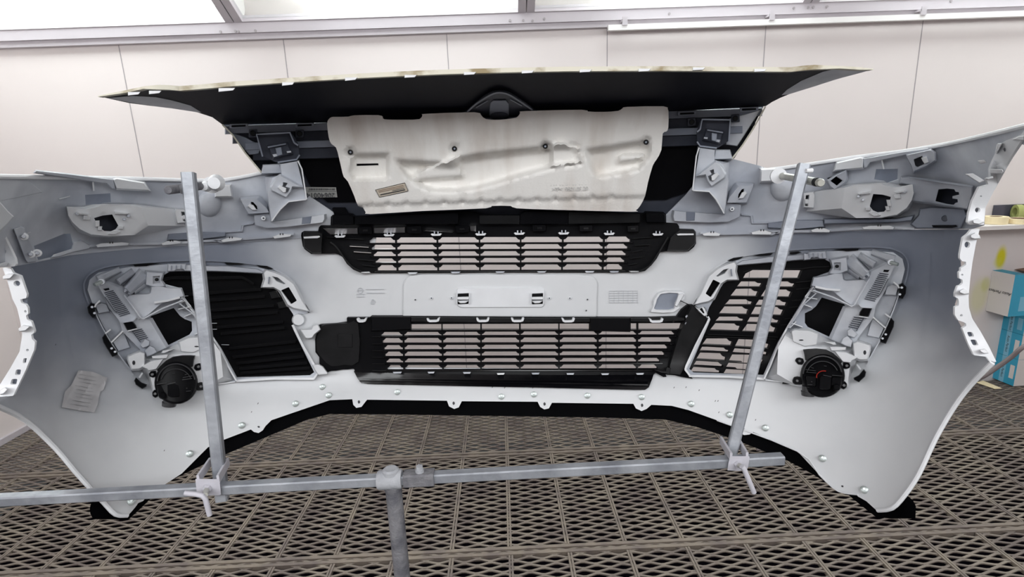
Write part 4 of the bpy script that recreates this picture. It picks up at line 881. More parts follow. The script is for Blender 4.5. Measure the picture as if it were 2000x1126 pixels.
# bolts along the bottom edge
for x, y in K('I 105,428 440,412 948,434 1107,423 1368,429 1633,436 1875,470') + K('R 357,312 557,385 875,555 1108,730') + K('L 1117,425 877,556 1365,325') + K('d 1010,545') + [(630, 755)]:
    b_ = add('bolt', stud(x, y, 0.0075, 0.003, 0.0055, n=16), 'screw', label='zinc-plated bolt')
    add('bolt_washer', stud(x, y+0.5, 0.0085, 0.002, 0.004), 'screw', b_); add('bolt_thread', stud(x, y-1.5, 0.0034, 0.005, 0.015), 'screw', b_)
for x, y in ((701, 784.5), (886, 787), (1063.5, 788.5), (1254, 791), (505, 833), (1452, 838), (1645, 949), (1692, 0)):
    if y: add('slotted_hole', boss(rnd([(x-2.6, y-1), (x, y-4 if x < 1300 and x > 600 else y-2), (x+2.6, y-1), (x+2.2, y+2), (x-1, y+3.6 if 600 < x < 1300 else y+1.6)], 1), 0.0, 0.0008, 0, ch=0.1), 'ink')
for x, y in K('R 45,165 112,163 185,180 275,240 290,240 500,345 295,303') + K('L 757,545 1160,367 1190,328') + [(108, 674), (838, 757), (961, 757), (985, 758), (1040, 758)]:
    a_ = random.uniform(-0.6, 0.6); add('paint_fleck', rib([(x, y), (x+1.5, y-3*math.cos(a_))], 1.1, 0.0, 0.0006), 'ink')
# ------------------------------------------------------------------ side grilles, lamp housings and fog lamps
hs_out = K('H 68,965 75,985 110,1015 690,1042 910,1082 960,1090 1350,1110 1370,1000 1400,870 1440,900 1500,880 1590,750 1640,620 1700,470 1760,300 1790,180 1770,100 1700,50 1450,35 1150,42 1000,60 740,92 520,100 400,130 260,220 190,350 135,455 175,480 225,475 250,520 262,570 170,760')
win_ = K('H 1140,402 1320,455 1330,470 1260,600 1205,712 1030,632 1008,600 1008,525 1060,500 1095,470')
def ribpx(s, w, l0, l1, mt='white', nm='rib', par=None): return add(nm, rib(mp(K(s)), w, l0, l1), mt, par)
for side, mp in (('right', ID), ('left', MS)):
    R_ = side == 'right'
    hsg = add('lamp_housing', plate(mp(hs_out), [mp(side_hole), mp(win)], 0.006, 0.004, body, 20), 'lgrey', label='grey moulded housing around the %s side grille and fog lamp' % side)
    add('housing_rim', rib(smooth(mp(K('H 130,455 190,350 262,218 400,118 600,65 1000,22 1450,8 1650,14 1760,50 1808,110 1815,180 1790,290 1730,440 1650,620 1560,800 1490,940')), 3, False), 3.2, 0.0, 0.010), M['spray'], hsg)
    add('window_cover', plate(inset(mp(win), -5), [], -0.028, 0.003, body, 30), 'black', hsg)
    # grille frame: white lower left edge and bottom
    ribpx('H 262,570 190,735 75,960 110,1015 400,1020 690,1038', 4.5, 0.006, 0.026, 'white', 'frame_edge', hsg)
    ribpx('H 690,1038 740,930 810,750 880,620 960,500 1075,320', 3.2, 0.006, 0.034, 'white', 'frame_edge', hsg)
    # clip frame of the inner corner
    cf = pan(rnd(mp(K('H 395,150 455,128 470,150 462,200 482,262 400,262 352,292 295,405 255,430 205,440 150,455 165,430 200,370 260,240 330,180')), 1), [rnd(mp(K('H 292,262 350,290 275,402 232,372')), 1.5), mp(K('H 372,185 415,175 385,215 330,240 315,235'))],
                 mp(K('H 385,135 470,118 485,150 478,200 495,268 400,275 362,300 305,420 255,445 200,455 130,465 155,430 185,350 250,220 320,165')), 0.036, 0.006, 0.004, 12)
    cfo = add('corner_clip_frame', cf, 'white', hsg); 
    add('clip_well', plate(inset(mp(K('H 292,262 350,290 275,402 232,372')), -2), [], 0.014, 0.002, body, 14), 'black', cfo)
    add('clip_rib', rib(mp(K('H 432,180 438,235')), 2, 0.036, 0.046), 'mgrey', cfo)
    # top edge strip and hatch bracket
    add('top_strip', boss(mp(K('H 475,140 520,115 740,85 1000,68 1000,105 740,128 480,150')), 0.006, 0.022, 1), 'lgrey', hsg)
    tb = add('hatch_bracket', boss(mp(K('H 1000,60 1030,62 1040,50 1170,42 1175,98 1125,100 1112,88 1060,90 1050,104 1000,110')), 0.006, 0.040, 1), 'lgrey', hsg)
    for x in (1040, 1075, 1110, 1145): add('bracket_web', rib(mp(K('H %d,55 %d,92' % (x, x+4))), 1.3, 0.04, 0.046), 'mgrey', tb)
    for s in ('H 400,115 450,92 530,82 500,102 440,120', 'H 600,72 660,62 760,56 740,72 640,78', 'H 890,48 960,42 980,48 940,62 890,64', 'H 1225,28 1310,22 1430,22 1420,36 1330,42 1290,34', 'H 135,462 185,370 190,385 150,470'):
        add('dark_slot', boss(mp(K(s)), 0.006, 0.0125, 0, ch=0.2), 'black', hsg)
    # screw tab
    t_ = add('screw_tab', pan(mp(K('H 1215,112 1330,92 1340,190 1290,210 1250,215 1205,215 1215,195 1232,170')), [mp(K('H 1235,130 1290,128 1290,190 1235,188'))], mp(K('H 1205,100 1345,80 1350,200 1290,222 1200,228 1205,190')), 0.04, 0.008, 0.003, 12), 'lgrey', hsg)
    add('tab_plate', boss(mp(K('H 1225,120 1300,118 1300,198 1225,196')), 0.015, 0.030, 0, ch=0.2), 'lgrey', t_)
    q = mp(K('H 1259,158'))[0]; add('tab_hole', stud(q[0], q[1], 0.004, 0.030, 0.0315), 'black', t_)
    # curved flap and its lip
    fl_ = add('flap', boss(mp(K('H 1078,248 1180,232 1240,215 1300,215 1310,262 1330,270 1470,262 1500,285 1400,450 1375,468 1330,440 1220,350 1060,312 1065,290')), 0.006, 0.046, 2), 'lgrey', hsg)
    ribpx('H 1090,318 1180,338 1285,345', 4, 0.046, 0.064, 'white', 'flap_lip', fl_)
    ribpx('H 1510,260 1440,380 1395,460 1372,470 1330,448 1230,400 1070,345', 2.6, 0.046, 0.058, 'lgrey', 'flap_lip', fl_)
    ribpx('H 1075,318 1100,365 1000,455 905,605 880,640', 2.2, 0.02, 0.05, 'lgrey', 'rib', hsg)
    for s in ('H 1055,350 1100,372', 'H 1010,400 1105,415', 'H 985,450 1065,480', 'H 1010,395 1060,340', 'H 900,600 990,632', 'H 890,640 940,590'): ribpx(s, 1.8, 0.008, 0.042, 'white', 'rib', hsg)
    # three long hollow ribs
    for pa, pb, wa, wb, la, lb in (('H 1345,105', 'H 1480,225', 26, 20, 0.020, 0.072), ('H 1430,72', 'H 1545,145', 12, 13, 0.022, 0.074), ('H 1530,48', 'H 1700,105', 10, 15, 0.018, 0.064), ('H 1330,150', 'H 1440,232', 18, 14, 0.015, 0.05)):
        A_ = mp(K(pa))[0]; B2 = mp(K(pb))[0]; add('hollow_rib', ridge(A_, B2, wa, wb, la, lb), 'lgrey', hsg, ang=50)
    add('rib_end', boss(rnd(mp(K('H 1445,225 1505,205 1515,235 1465,262')), 1), 0.05, 0.066, 0.5), 'lgrey', hsg)
    q = mp(K('H 1490,238'))[0]; add('rib_hole', stud(q[0], q[1], 0.003, 0.066, 0.0675), 'dgrey', hsg)
    # lamp driver plate with fins
    dp = add('lamp_plate', plate(mp(K('H 1590,170 1660,135 1710,150 1660,260 1640,340 1560,470 1545,560 1420,720 1400,790 1290,760 1215,730 1330,480 1400,465 1500,285 1530,200')), [], 0.030, 0.012, body, 16), 'lgrey', hsg, label='finned lamp plate')
    for i in range(15):
        f_ = i/14.0; a0 = (1590-110*f_-6*(f_ > 0.6), 212+200*f_); b0 = (1662-105*f_, 222+208*f_)
        add('cooling_fin', rib(mp(K('H %f,%f %f,%f' % (*a0, *b0))), 1.6, 0.030, 0.0335), 'dgrey', dp)
    for i in range(6):
        f_ = i/5.0; add('cooling_fin', rib(mp(K('H %f,%f %f,%f' % (1390-40*f_, 555+75*f_, 1462-45*f_, 568+75*f_))), 1.6, 0.030, 0.0335), 'dgrey', dp)
    add('plate_edge', rib(mp(K('H 1660,255 1600,370 1575,400')), 1.2, 0.03, 0.040), 'dgrey', dp); add('plate_edge', rib(mp(K('H 1470,560 1410,665')), 1.2, 0.03, 0.040), 'dgrey', dp)
    cn = add('connector', boss(mp(K('H 1438,520 1462,485 1528,490 1505,548 1432,545')), 0.03, 0.046, 1), 'black', dp, label='black connector')
    ribpx('H 1432,455 1455,478 1530,482', 2.4, 0.03, 0.052, 'lgrey', 'connector_rib', dp); ribpx('H 1428,548 1500,560', 2.0, 0.03, 0.05, 'white', 'connector_rib', dp)
    add('small_window', boss(mp(K('H 1625,185 1670,188 1655,205 1620,202')), 0.03, 0.0325, 0, ch=0.2), 'black', dp)
    sc_ = mp(K('H 1680,128 1735,145')); mb = MB(); mb.tube([at(x, y, body(x, y)-0.066) for x, y in sc_], [0.005, 0.004], 8); b_ = add('adjuster_screw', mb, 'screw', dp); q = sc_[0]; add('screw_head', stud(q[0], q[1], 0.007, 0.05, 0.068), 'lgrey', b_)
    for s in ('H 1340,660 1370,640 1415,690 1395,715 1345,700', 'H 1305,720 1340,700 1380,740 1370,790 1330,780 1290,760'): add('clip_block', boss(rnd(mp(K(s)), 1), 0.03, 0.055, 1), 'lgrey', dp)
    # outer wall ribs and black side clips
    for s in ('H 1700,280 1735,310 1745,330', 'H 1540,555 1620,625 1640,640', 'H 1415,925 1445,965', 'H 1635,530 1680,560'): ribpx(s, 3, 0.01, 0.044, 'white', 'rib', hsg)
    ribpx('H 1760,300 1735,400 1700,500 1640,640 1585,755 1500,900', 2.2, 0.006, 0.03, 'lgrey', 'outer_wall', hsg)
    for s in ('H 1690,300 1740,315 1720,385 1632,380 1650,320', 'H 1535,560 1625,640 1590,720 1495,700'): add('pocket', boss(mp(K(s)), 0.006, 0.022, 1), 'lgrey', hsg)
    for s in ('H 1745,300 1770,290 1800,320 1795,370 1770,412 1740,405', 'H 1680,560 1705,590 1700,630 1640,762 1600,750 1595,730 1640,650', 'H 1470,962 1485,985 1475,1020 1430,1062 1395,1045 1390,1030 1430,1010'):
        c = add('side_clip', boss(mp(K(s)), 0.004, 0.036, 0.5), 'black', hsg, label='black side clip')
    for s in ('H 1765,325', 'H 1750,378', 'H 1640,690', 'H 1615,722'): q = mp(K(s))[0]; add('clip_pin', stud(q[0], q[1], 0.0026, 0.036, 0.040), 'lgrey', hsg)
    # lower boxes
    b1 = add('screw_box', boss(rnd(mp(K('H 1385,760 1420,745 1515,775 1518,800 1495,885 1440,888 1395,870')), 1.5), 0.006, 0.066, 4), 'white', hsg)
    q = mp(K('H 1476,832'))[0]; add('box_hole', boss(ell(q[0], q[1], 3, 4.5, 12), 0.066, 0.0672, 0, ch=0.1), 'ink', b1)
    b2_ = add('screw_box', boss(rnd(mp(K('H 905,665 925,655 1040,660 1110,690 1100,770 1010,785 915,745')), 2), 0.006, 0.060, 4), 'white', hsg)
    q = mp(K('H 980,735'))[0]; add('box_hole', boss(ell(q[0], q[1], 4.5, 1.4, 12), 0.060, 0.0612, 0, ch=0.1), 'ink', b2_)
    add('fog_box', loft([(mp(K('H 700,1030 820,760 860,670 1020,650 1240,750 1420,790 1420,880 1370,1000 1345,1110 960,1100 910,1090')), 0.006),
                         (mp(K('H 790,1000 800,790 850,700 1020,790 1180,790 1340,830 1410,862 1365,900 1340,1085 960,1085 920,1075')), 0.052)]), 'white', hsg, label='white box that holds the fog lamp')
    for s in ('H 1155,745 1235,775 1255,770 1240,750', 'H 1200,785 1330,790 1325,812 1215,820'): add('latch_bar', boss(mp(K(s)), 0.03, 0.068, 0.6), 'white', hsg)
    add('hood_plate', boss(mp(K('H 1240,820 1330,830 1420,870 1375,895 1365,912 1305,905')), 0.04, 0.070, 1), 'white', hsg)
    ribpx('H 700,1045 830,1062', 2, 0.0, 0.016, 'white', 'wire_rib', hsg); add('small_clip', boss(mp(K('H 835,1055 905,1072 900,1080 832,1076')), 0.0, 0.025, 0.3), 'black', hsg)
    add('round_pad', loft([(mp(ell(1375, 612, 12, 13)), 0.004), (mp(ell(1375, 612, 10, 11)), 0.014)]), 'white', hsg) if not R_ else None
    # fog lamp
    cx, cy = (1606.5, 733) if R_ else (344, 747)
    rr = 42 if R_ else 41
    def fp(s):
        if R_: return K(s)
        return [(cx-(x-1606.5)*0.98, cy+(y-733)*1.0+(x-1606.5)*0.06) for x, y in K(s)]
    def rg(r, sx=1.0): return [(cx+(p[0])*sx, cy+p[1]) for p in ell(0, 0, r, r*0.98, 36)]
    fog = add('fog_lamp', loft([(rg(rr+2), 0.045), (rg(rr+1), 0.075), (rg(rr-3), 0.080)]), 'black', label='black round fog lamp')
    add('lamp_cap', boss(fp('N 370,320 430,312 560,305 700,320 800,370 880,440 930,490 900,560 640,470 480,500 400,470 385,380'), 0.05, 0.074, 1), 'ends', fog)
    add('lamp_ring', rib(smooth([(cx+(rr-4)*math.cos(math.radians(a)), cy+(rr-4)*math.sin(math.radians(a))) for a in range(185, 362, 15)], 2, False), 2.4, 0.075, 0.088), 'relief', fog)
    add('lamp_ring', rib(smooth([(cx+(rr-10)*math.cos(math.radians(a)), cy+3+(rr-11)*math.sin(math.radians(a))) for a in range(200, 342, 15)], 2, False), 1.6, 0.078, 0.090), 'relief', fog)
    for s in ('N 245,480 265,440 310,432 365,450 380,500 350,540 290,535', 'N 208,770 230,720 280,710 350,730 370,800 330,830 250,828 215,805', 'N 950,505 1030,510 1055,540 1045,580 1000,600 950,585', 'N 925,790 975,782 1005,820 1000,870 960,900 920,880'):
        p = fp(s); e_ = add('mounting_ear', boss(rnd(p, 1.5), 0.052, 0.066, 0.5), 'black', fog); q = (sum(a[0] for a in p)/len(p), sum(a[1] for a in p)/len(p)); add('ear_screw', stud(q[0], q[1], 0.0035, 0.066, 0.070), 'relief', e_)
    cc = fp('N 435,905'); 
    mb = MB(); q0 = fp('N 440,850')[0]; q1 = fp('N 435,990')[0]
    if not R_: q0 = (333, 775); q1 = (330, 792)
    y0_ = body(*q0)-0.07
    P0_ = at(q0[0], q0[1], y0_); P1_ = at(q1[0], q1[1], y0_-0.004); mb.tube([P0_, P0_+(P1_-P0_)*0.55, P0_+(P1_-P0_)*0.56, P1_], [0.0135, 0.0135, 0.0155, 0.0145], 20); add('lamp_spout', mb, 'relief', fog)
    add('socket_block', boss(rnd(fp('N 640,700 780,715 770,880 720,905 600,900 610,720'), 2), 0.078, 0.094, 1), 'black', fog)
    add('socket_block', boss(rnd(fp('N 790,720 930,715 920,850 830,840 770,850'), 2), 0.078, 0.086, 1), 'black', fog)
    add('socket_block', boss(rnd(fp('N 400,700 560,705 550,860 420,860'), 2), 0.078, 0.084, 1), 'black', fog)
    q = fp('N 855,870')[0]; add('adjuster_knob', loft([(ell(q[0], q[1], 8, 7.5), 0.07), (ell(q[0], q[1], 7.4, 7), 0.09), (ell(q[0], q[1], 5, 4.6), 0.092)]), 'black', fog)
    for s in ('N 400,610 550,628', 'N 410,648 560,660', 'N 790,692 940,705', 'N 660,690 780,715', 'N 480,785 500,790', 'N 430,830 500,832', 'N 480,580 520,590', 'N 670,555 710,560'): add('lamp_rib', rib(fp(s), 1.2, 0.078, 0.095), 'relief', fog)
    add('lamp_seal', rib(smooth(fp('N 562,730 565,690 590,655 640,630 700,632'), 2, False), 1.8, 0.078, 0.087), 'red', fog, label='small red arc of sealant')
    # side grille
    if R_:
        Hc = ['525,252 545,215 600,188 990,190 965,252', '475,320 510,277 620,277 640,290 683,292 665,320', '702,320 720,277 880,277 900,292 942,295 925,322', '425,392 470,335 590,332 612,352 652,357 636,395', '662,397 700,340 870,340 885,355 912,360 895,400',
              '380,460 398,442 420,417 550,417 570,432 607,437 597,460', '620,465 650,420 820,420 835,437 876,442 866,470', '335,530 380,472 520,472 540,490 577,497 562,535', '585,537 620,475 800,475 815,495 852,502 832,543', '305,590 340,552 480,552 498,566 537,572 532,590', '555,597 580,555 750,555 775,577 817,582 805,605',
              '265,658 310,600 460,602 475,622 512,627 497,665', '515,668 560,605 740,607 760,635 792,640 777,676', '205,770 240,722 400,722 418,742 447,747 437,780', '460,785 490,727 690,735 700,760 737,770 725,802', '185,820 205,787 370,787 390,810 422,817 416,832', '440,835 460,797 660,800 675,822 722,832 715,855',
              '158,885 190,832 350,837 365,860 397,872 391,897', '412,900 440,847 640,850 655,880 692,895 680,917', '135,935 160,897 330,897 345,920 372,932 366,947', '388,952 415,907 600,907 620,930 662,945 655,967', '108,987 140,942 300,947 315,967 350,977 346,997', '368,1002 395,957 570,957 590,975 640,987 630,1012']
        gp = K('H 440,130 1000,95 1240,80 1240,230 1100,260 1080,330 890,640 700,1030 80,1010 90,940 240,610 215,520 180,480 390,250')
        sg = add('side_grille', plate(gp, [K('H '+s) for s in Hc], -0.010, 0.010, body, 14), 'black', label='black side grille, wall visible between its slats')
        for s in ('H 940,285 1060,272', 'H 940,338 1060,325', 'H 905,427 985,420', 'H 885,480 960,472', 'H 850,570 920,560', 'H 820,618 890,612', 'H 1000,175 1080,165 1200,160', 'H 525,205 600,182 1000,178', 'H 250,690 800,712', 'H 230,705 780,728'):
            add('slat_edge', rib(K(s), 1.4, -0.010, 0.004), 'ends', sg)
        for (a, b) in (('H 470,262 1060,262', 5), ('H 420,328 1060,328', 2), ('H 380,402 1000,408', 3), ('H 340,464 950,474', 2), ('H 300,542 900,550', 3), ('H 265,596 880,610', 2), ('H 210,780 780,812', 2), ('H 150,890 720,925', 2), ('H 110,937 700,975', 2), ('H 230,672 800,690', 5)):
            p = K(a); add('slat', boss([(p[0][0], p[0][1]-0.6), (p[1][0], p[1][1]-0.6), (p[1][0], p[1][1]+1.2), (p[0][0], p[0][1]+1.2)], -0.035, -0.012, 0.1, ch=0.3), 'black', sg)
    else:
        sg = add('side_grille', plate(MS(K('H 440,120 1000,85 1250,60 1250,240 1100,270 1080,340 890,650 700,1040 70,1020 80,940 230,610 205,520 170,480 380,240')), [], -0.034, 0.004, body, 20), 'black', label='black side grille closed by its tilted slats')
        for s in ('E 690,258 780,240 930,240 1060,243 1330,236 1380,262 1420,290', 'E 870,372 1080,358 1480,330', 'E 900,430 1080,415 1510,385', 'E 1090,495 1580,458', 'E 1100,550 1610,510', 'E 1130,628 1650,585', 'E 1165,678 1665,630', 'E 1230,792 1750,738', 'E 1255,860 1790,800', 'E 1285,908 1815,855', 'E 1310,952 1840,905', 'E 1320,985 1860,945'):
            p = K(s); add('slat', boss(p+[(x, y+5) for x, y in p[::-1]], -0.034, -0.012, 0.1, ch=0.2), 'black', sg)
            add('slat_edge', rib(p, 0.7, -0.013, -0.0105), 'ends', sg)  # lighter bar paints in the light caught along the slat's top edge
        for s in ('E 1095,603 1135,603', 'E 1095,650 1135,650', 'E 1170,770 1230,772', 'E 880,390 910,390'): add('slat_edge', rib(K(s), 1.0, -0.02, 0.0), 'lgrey', sg)
        for s in ('E 1540,360 1600,350 1630,400 1560,415', 'E 1600,440 1660,430 1680,480 1620,490'): add('hinge_block', boss(K(s), -0.03, -0.012, 0.5), 'ends', sg)
# inner frame pieces at the left end of the lower grille
add('end_tab', boss(rnd(K('Z 215,190 390,185 420,120 490,110 528,185 480,225 430,265 400,315 340,325 300,318'), 1), 0.006, 0.05, 1.5), 'white', label='white tab at the end of the lower grille')
add('end_tab', boss(rnd(K('Z 400,740 500,730 570,770 635,860 640,885 500,895 470,860'), 1), 0.006, 0.04, 1.2), 'white', label='white tab at the end of the lower grille')
add('end_tab', boss(rnd(K('W 355,245 405,215 430,235 460,305 425,322 360,262'), 1), 0.03, 0.045, 0.3), 'white'); add('tab_hole', boss(K('W 372,242 400,228 428,285 415,292'), 0.045, 0.046, 0, ch=0.1), 'black')
add('end_post', rib(K('W 465,325 480,345 455,400 330,640 225,870 215,910 265,970'), 3.2, 0.03, 0.044), 'white', label='white edge strip')
add('end_rod', rib(K('W 160,150 300,215'), 1.6, 0.014, 0.022), 'ends')
# ------------------------------------------------------------------ the stand
YB = 0.90
def line3(p0, p1, Y0, Y1, ext=0.0):
    a = at(p0[0], p0[1], Y0); b = at(p1[0], p1[1], Y1); d = (b-a).normalized(); return a-d*ext, b+d*ext
pz = at(765, 905, YB)
ST = empty('bumper_stand', Vector((pz.x, YB, 0)), 'galvanised steel tube stand with a crossbar and two uprights, holding up the car bumper', 'stand')
TB = 0.0265
bl, brr = at(-40, 975, YB+0.0), at(1531, 892.0, YB)
def sadd(name, mb, mt, parent=None, label=None, ang=35): return mb.build(name, M[mt], parent or ST, True, ang, label)
# bar centre line from its visible faces
a = at(0, 973, YB-0.010); b = at(1534, 892, YB-0.010)
zc_ = -0.0095
c0 = Vector((at(-60, 975, YB-0.01).x, YB, a.z+zc_)); c1 = Vector((b.x, YB, b.z+zc_))
sadd('crossbar', MB().beam(c0, c1, 0.020, 0.019), 'galv', label='long galvanised crossbar')
def onbar(px):
    t0 = 0.0; best = None
    for i in range(400):
        t = i/399; p = c0+(c1-c0)*t
        d = p-Vector((0, 0, H)); q = Vector((d.dot(Vector((EX.x, EY.x, EZ.x))), d.dot(Vector((EX.y, EY.y, EZ.y))), d.dot(Vector((EX.z, EY.z, EZ.z)))))
        x = 1000+F*q.x/q.z
        if best is None or abs(x-px) < best[0]: best = (abs(x-px), p)
    return best[1]
# central post and socket
ps = onbar(764)
sadd('post', MB().tube([Vector((ps.x, YB+0.004, 0.02)), Vector((ps.x, YB+0.004, ps.z-0.01))], 0.0155, 14), 'crust', label='round post thickly crusted with overspray')
mb = MB(); mb.beam(Vector((ps.x, YB, 0.0)), Vector((ps.x, YB, 0.02)), 0.12, 0.12); sadd('foot_plate', mb, 'crust')
mb = MB(); mb.beam(Vector((ps.x-0.4, YB, 0.02)), Vector((ps.x+0.4, YB, 0.02)), 0.03, 0.03); mb.beam(Vector((ps.x, YB-0.4, 0.02)), Vector((ps.x, YB+0.25, 0.02)), 0.03, 0.03); sadd('foot', mb, 'crust')
mb = MB(); dx = (c1-c0).normalized()
p0 = onbar(740); p1 = onbar(787)
mb.tube([p0, p0+dx*0.004, p1-dx*0.003, p1], [0.0165, 0.0185, 0.0185, 0.017], 18); sk_ = sadd('socket', mb, 'crust2', label='pale crusted socket')
mb = MB(); pc = ps+Vector((-0.001, 0, 0.012)); mb.tube([pc, pc+Vector((0, 0, 0.008)), pc+Vector((0, 0, 0.011))], [0.0155, 0.0155, 0.012], 18); sadd('socket_cap', mb, 'crust2', sk_)
mb = MB(); mb.tube([ps+Vector((0, 0.002, -0.012)), ps+Vector((0, 0.002, -0.022))], [0.018, 0.0165], 16); sadd('weld_bead', mb, 'crust', sk_)
p0 = onbar(789); p1 = onbar(849); sl = sadd('sleeve', MB().beam(p0, p1, 0.027, 0.026), 'crust', label='crusted grey sleeve with a bolt on top')
pb = onbar(821)+Vector((0, 0, 0.013)); mb = MB(); mb.tube([pb, pb+Vector((0, 0, 0.004))], 0.0085, 14); sadd('bolt_washer', mb, 'crust2', sl)
mb = MB(); mb.tube([pb+Vector((0, 0, 0.004)), pb+Vector((0, 0, 0.012))], 0.0068, 6); sadd('bolt_head', mb, 'crust2', sl)
# uprights, clamps, pegs
def upright(topL, botL, w, Yt, Yb, dd, low):
    a = at(*topL, Yt); b = at(*botL, Yb)
    d = (b-a).normalized(); b2 = b+d*low
    sadd('upright', MB().beam(a, b2, w, w, upv=(dd, -1, 0)), 'galv', label='square galvanised upright'); return a, b2
UL = upright((368, 337), (427, 902), 0.0215, 1.005, 0.930, 0.25, 0.075)
UR = upright((1570, 321), (1431, 872), 0.0205, 1.005, 0.930, -0.35, 0.02)
def clamp(fr, arm, hole, hand, label, flip):
    c = empty('clamp_tmp', (0, 0, 0), None, None); bpy.data.objects.remove(c)
    Yf = lambda x, y: YB-0.014
    # front plate
    mb = loft([(fr, 0.0), (fr, 0.003)], Y=Yf); mb.merge(loft([(fr[::-1], 0.0), (inset(fr[::-1], 0.2), -0.0005)], Y=Yf))
    pl_ = mb.build('clamp', M['clampm'], ST, True, 35, label)
    for (f0, k0) in arm:
        A1 = at(f0[0], f0[1], YB-0.016); A2 = at(k0[0], k0[1], YB+0.052); mb = MB()
        mb.beam(A1, A2, 0.0045, 0.016); mb.build('clamp_arm', M['clampm'], pl_)
    hp = at(hole[0], hole[1], YB-0.018); hd_ = Vector((0, -1, -0.12)).normalized()
    mb = MB(); mb.tube([hp, hp+hd_*0.006], 0.0085, 6); mb.build('nut', M['clampm'], pl_)
    he = at(hand[0][0], hand[0][1], YB-0.045)
    mb = MB(); mb.tube([hp, he], 0.0048, 12); mb.build('clamp_bolt', M['brass'], pl_)
    hpts = [at(x, y, YB-0.047) for x, y in hand[1]]
    mb = MB(); mb.tube(hpts, 0.0046, 12); mb.build('t_handle', M['clampm'], pl_, label='short bent handle')
clamp(rnd(K('M 292,530 310,524 610,528 625,540 645,735 630,748 470,755 312,720'), 0.8), [(K('M 330,528 500,285'), 0)[0], (K('M 605,530 745,285'), 0)[0]], K('M 455,655')[0], (K('M 425,750')[0], K('M 150,720 300,735 390,755 430,800 490,1025')), 'left clamp of the stand', 0)
clamp(rnd(K('O 565,460 580,452 845,452 858,465 830,630 810,645 700,668 530,660 545,560'), 0.8), [(K('O 585,460 435,215'), 0)[0], (K('O 820,455 690,235'), 0)[0]], K('O 690,575')[0], (K('O 765,625')[0], K('O 740,600 775,640 800,700 920,985')), 'right clamp of the stand', 1)
def peg(p0, p1, Y0, Y1, r, mt, wash, wY, name_label):
    a = at(*p0, Y0); b = at(*p1, Y1); mb = MB(); d = (b-a).normalized()
    mb.tube([a, a+d*0.003, b], [r*0.8, r, r], 16); g_ = mb.build('peg', M[mt], ST, True, 35, name_label)
    w = at(*wash, wY); mb = MB(); mb.tube([w-d*0.003, w+d*0.003], r*2.2, 18); mb.build('peg_washer', M['white'], g_)
    return a, d, g_
a_, d_, g_ = peg((328, 371), (425, 359), 0.965, 1.20, 0.0078, 'crust', (413, 361), 1.155, 'crusted grey peg through the left upright')
mb = MB(); q = at(362, 369, 1.0); mb.tube([q-d_*0.004, q+d_*0.006], 0.0105, 8); mb.build('peg_nut', M['crust'], g_)
for px_, py_, r_ in ((400, 364, 0.011), (420, 357, 0.017)):
    q = at(px_, py_, 1.11); mb = MB(); mb.tube([q-d_*0.006, q+d_*0.008], [r_*0.7, r_], 14); mb.build('peg_wrap', M['white'], g_, label='white paint-crusted end')
peg((1604, 357), (1515, 341), 0.955, 1.20, 0.0075, 'brass', (1520, 343), 1.16, 'pale metal peg through the right upright')
q = at(1596, 355.5, 0.965); q2 = at(1593, 355, 0.97); mb = MB(); mb.tube([q, q2], 0.0079, 16); mb.build('peg_groove', M['ends'], ST)
mb = MB(); q = at(1574, 333, 0.99); mb.tube([q, q+Vector((0.012, 0, 0))], 0.004, 8); mb.build('set_screw', M['white'], ST)
# ------------------------------------------------------------------ loose things
# note stuck inside the left wing
pp = K('L 362,172 430,180 495,207 478,262 462,270 450,330 434,366 360,356 285,342 300,270 330,240')
def crump(x, y): return 0.0016*abs(math.sin(x*0.11+y*0.05))+0.0016*abs(math.sin(y*0.13-x*0.05))+0.0004*math.sin(x*0.22+y*0.1)+0.0005*math.sin(x*0.5+y*0.35)
def paperY(x, y): return body(x, y)-0.006
pm = plate(pp, [], 0.008, 0.0008, body, 4.5, hf=crump)
c = at(165, 765, body(165, 765)-0.006)
NT = empty('paper_note', c, 'crumpled grey paper note stuck inside the lower left wing of the bumper', 'paper')
pm.build('sheet', M['paper'], NT, True, 25)
mb = MB()
for i in range(9):
    x0 = 150+random.uniform(0, 8)-i*1.6; y0 = 730+i*7.2
    mb.merge(loft([([(x0, y0), (x0+34+random.uniform(-8, 8), y0+6), (x0+34, y0+6.5), (x0, y0+0.7)], 0.006), ([(x0, y0), (x0+34, y0+6), (x0+34, y0+6.5), (x0, y0+0.7)], 0.0122)]))
mb.build('print_lines', mat('grey_print', (0.36, 0.36, 0.37), 0.7), NT, False)
# boxes on the floor against the wall at the right
G0 = atz(1922, 731, 0.005); G1_ = atz(1979, 754, 0.005)
ex = (G1_-G0); BW = ex.length; ex.normalize(); ey = Vector((-ex.y, ex.x, 0))
if ey.dot(Vector((1, 0.2, 0))) < 0: ey = -ey
def hgt(px, py, base):          # height of a pixel above a ground point
    d = ray(px, py); t = base.y/d.y; return H+d.z*t
z1 = hgt(1980, 703, G1_); z2 = hgt(1983, 655, G1_); z3 = hgt(1986, 617, G1_)
def carton(nm, o, ux, uy, w, dpt, z0, z1_, label, tops=True, faces=None):
    ctr = o+ux*w/2+uy*dpt/2
    e = empty(nm, Vector((ctr.x, ctr.y, z0)), label, 'box', 'blue and white cartons by the wall')
    mb = MB(); v = [o, o+ux*w, o+ux*w+uy*dpt, o+uy*dpt]
    vs = [Vector((p.x, p.y, z)) for z in (z0, z1_) for p in v]
    mb.add(vs, [(3, 2, 1, 0), (4, 5, 6, 7), (0, 1, 5, 4), (1, 2, 6, 5), (2, 3, 7, 6), (3, 0, 4, 7)])
    return e, mb
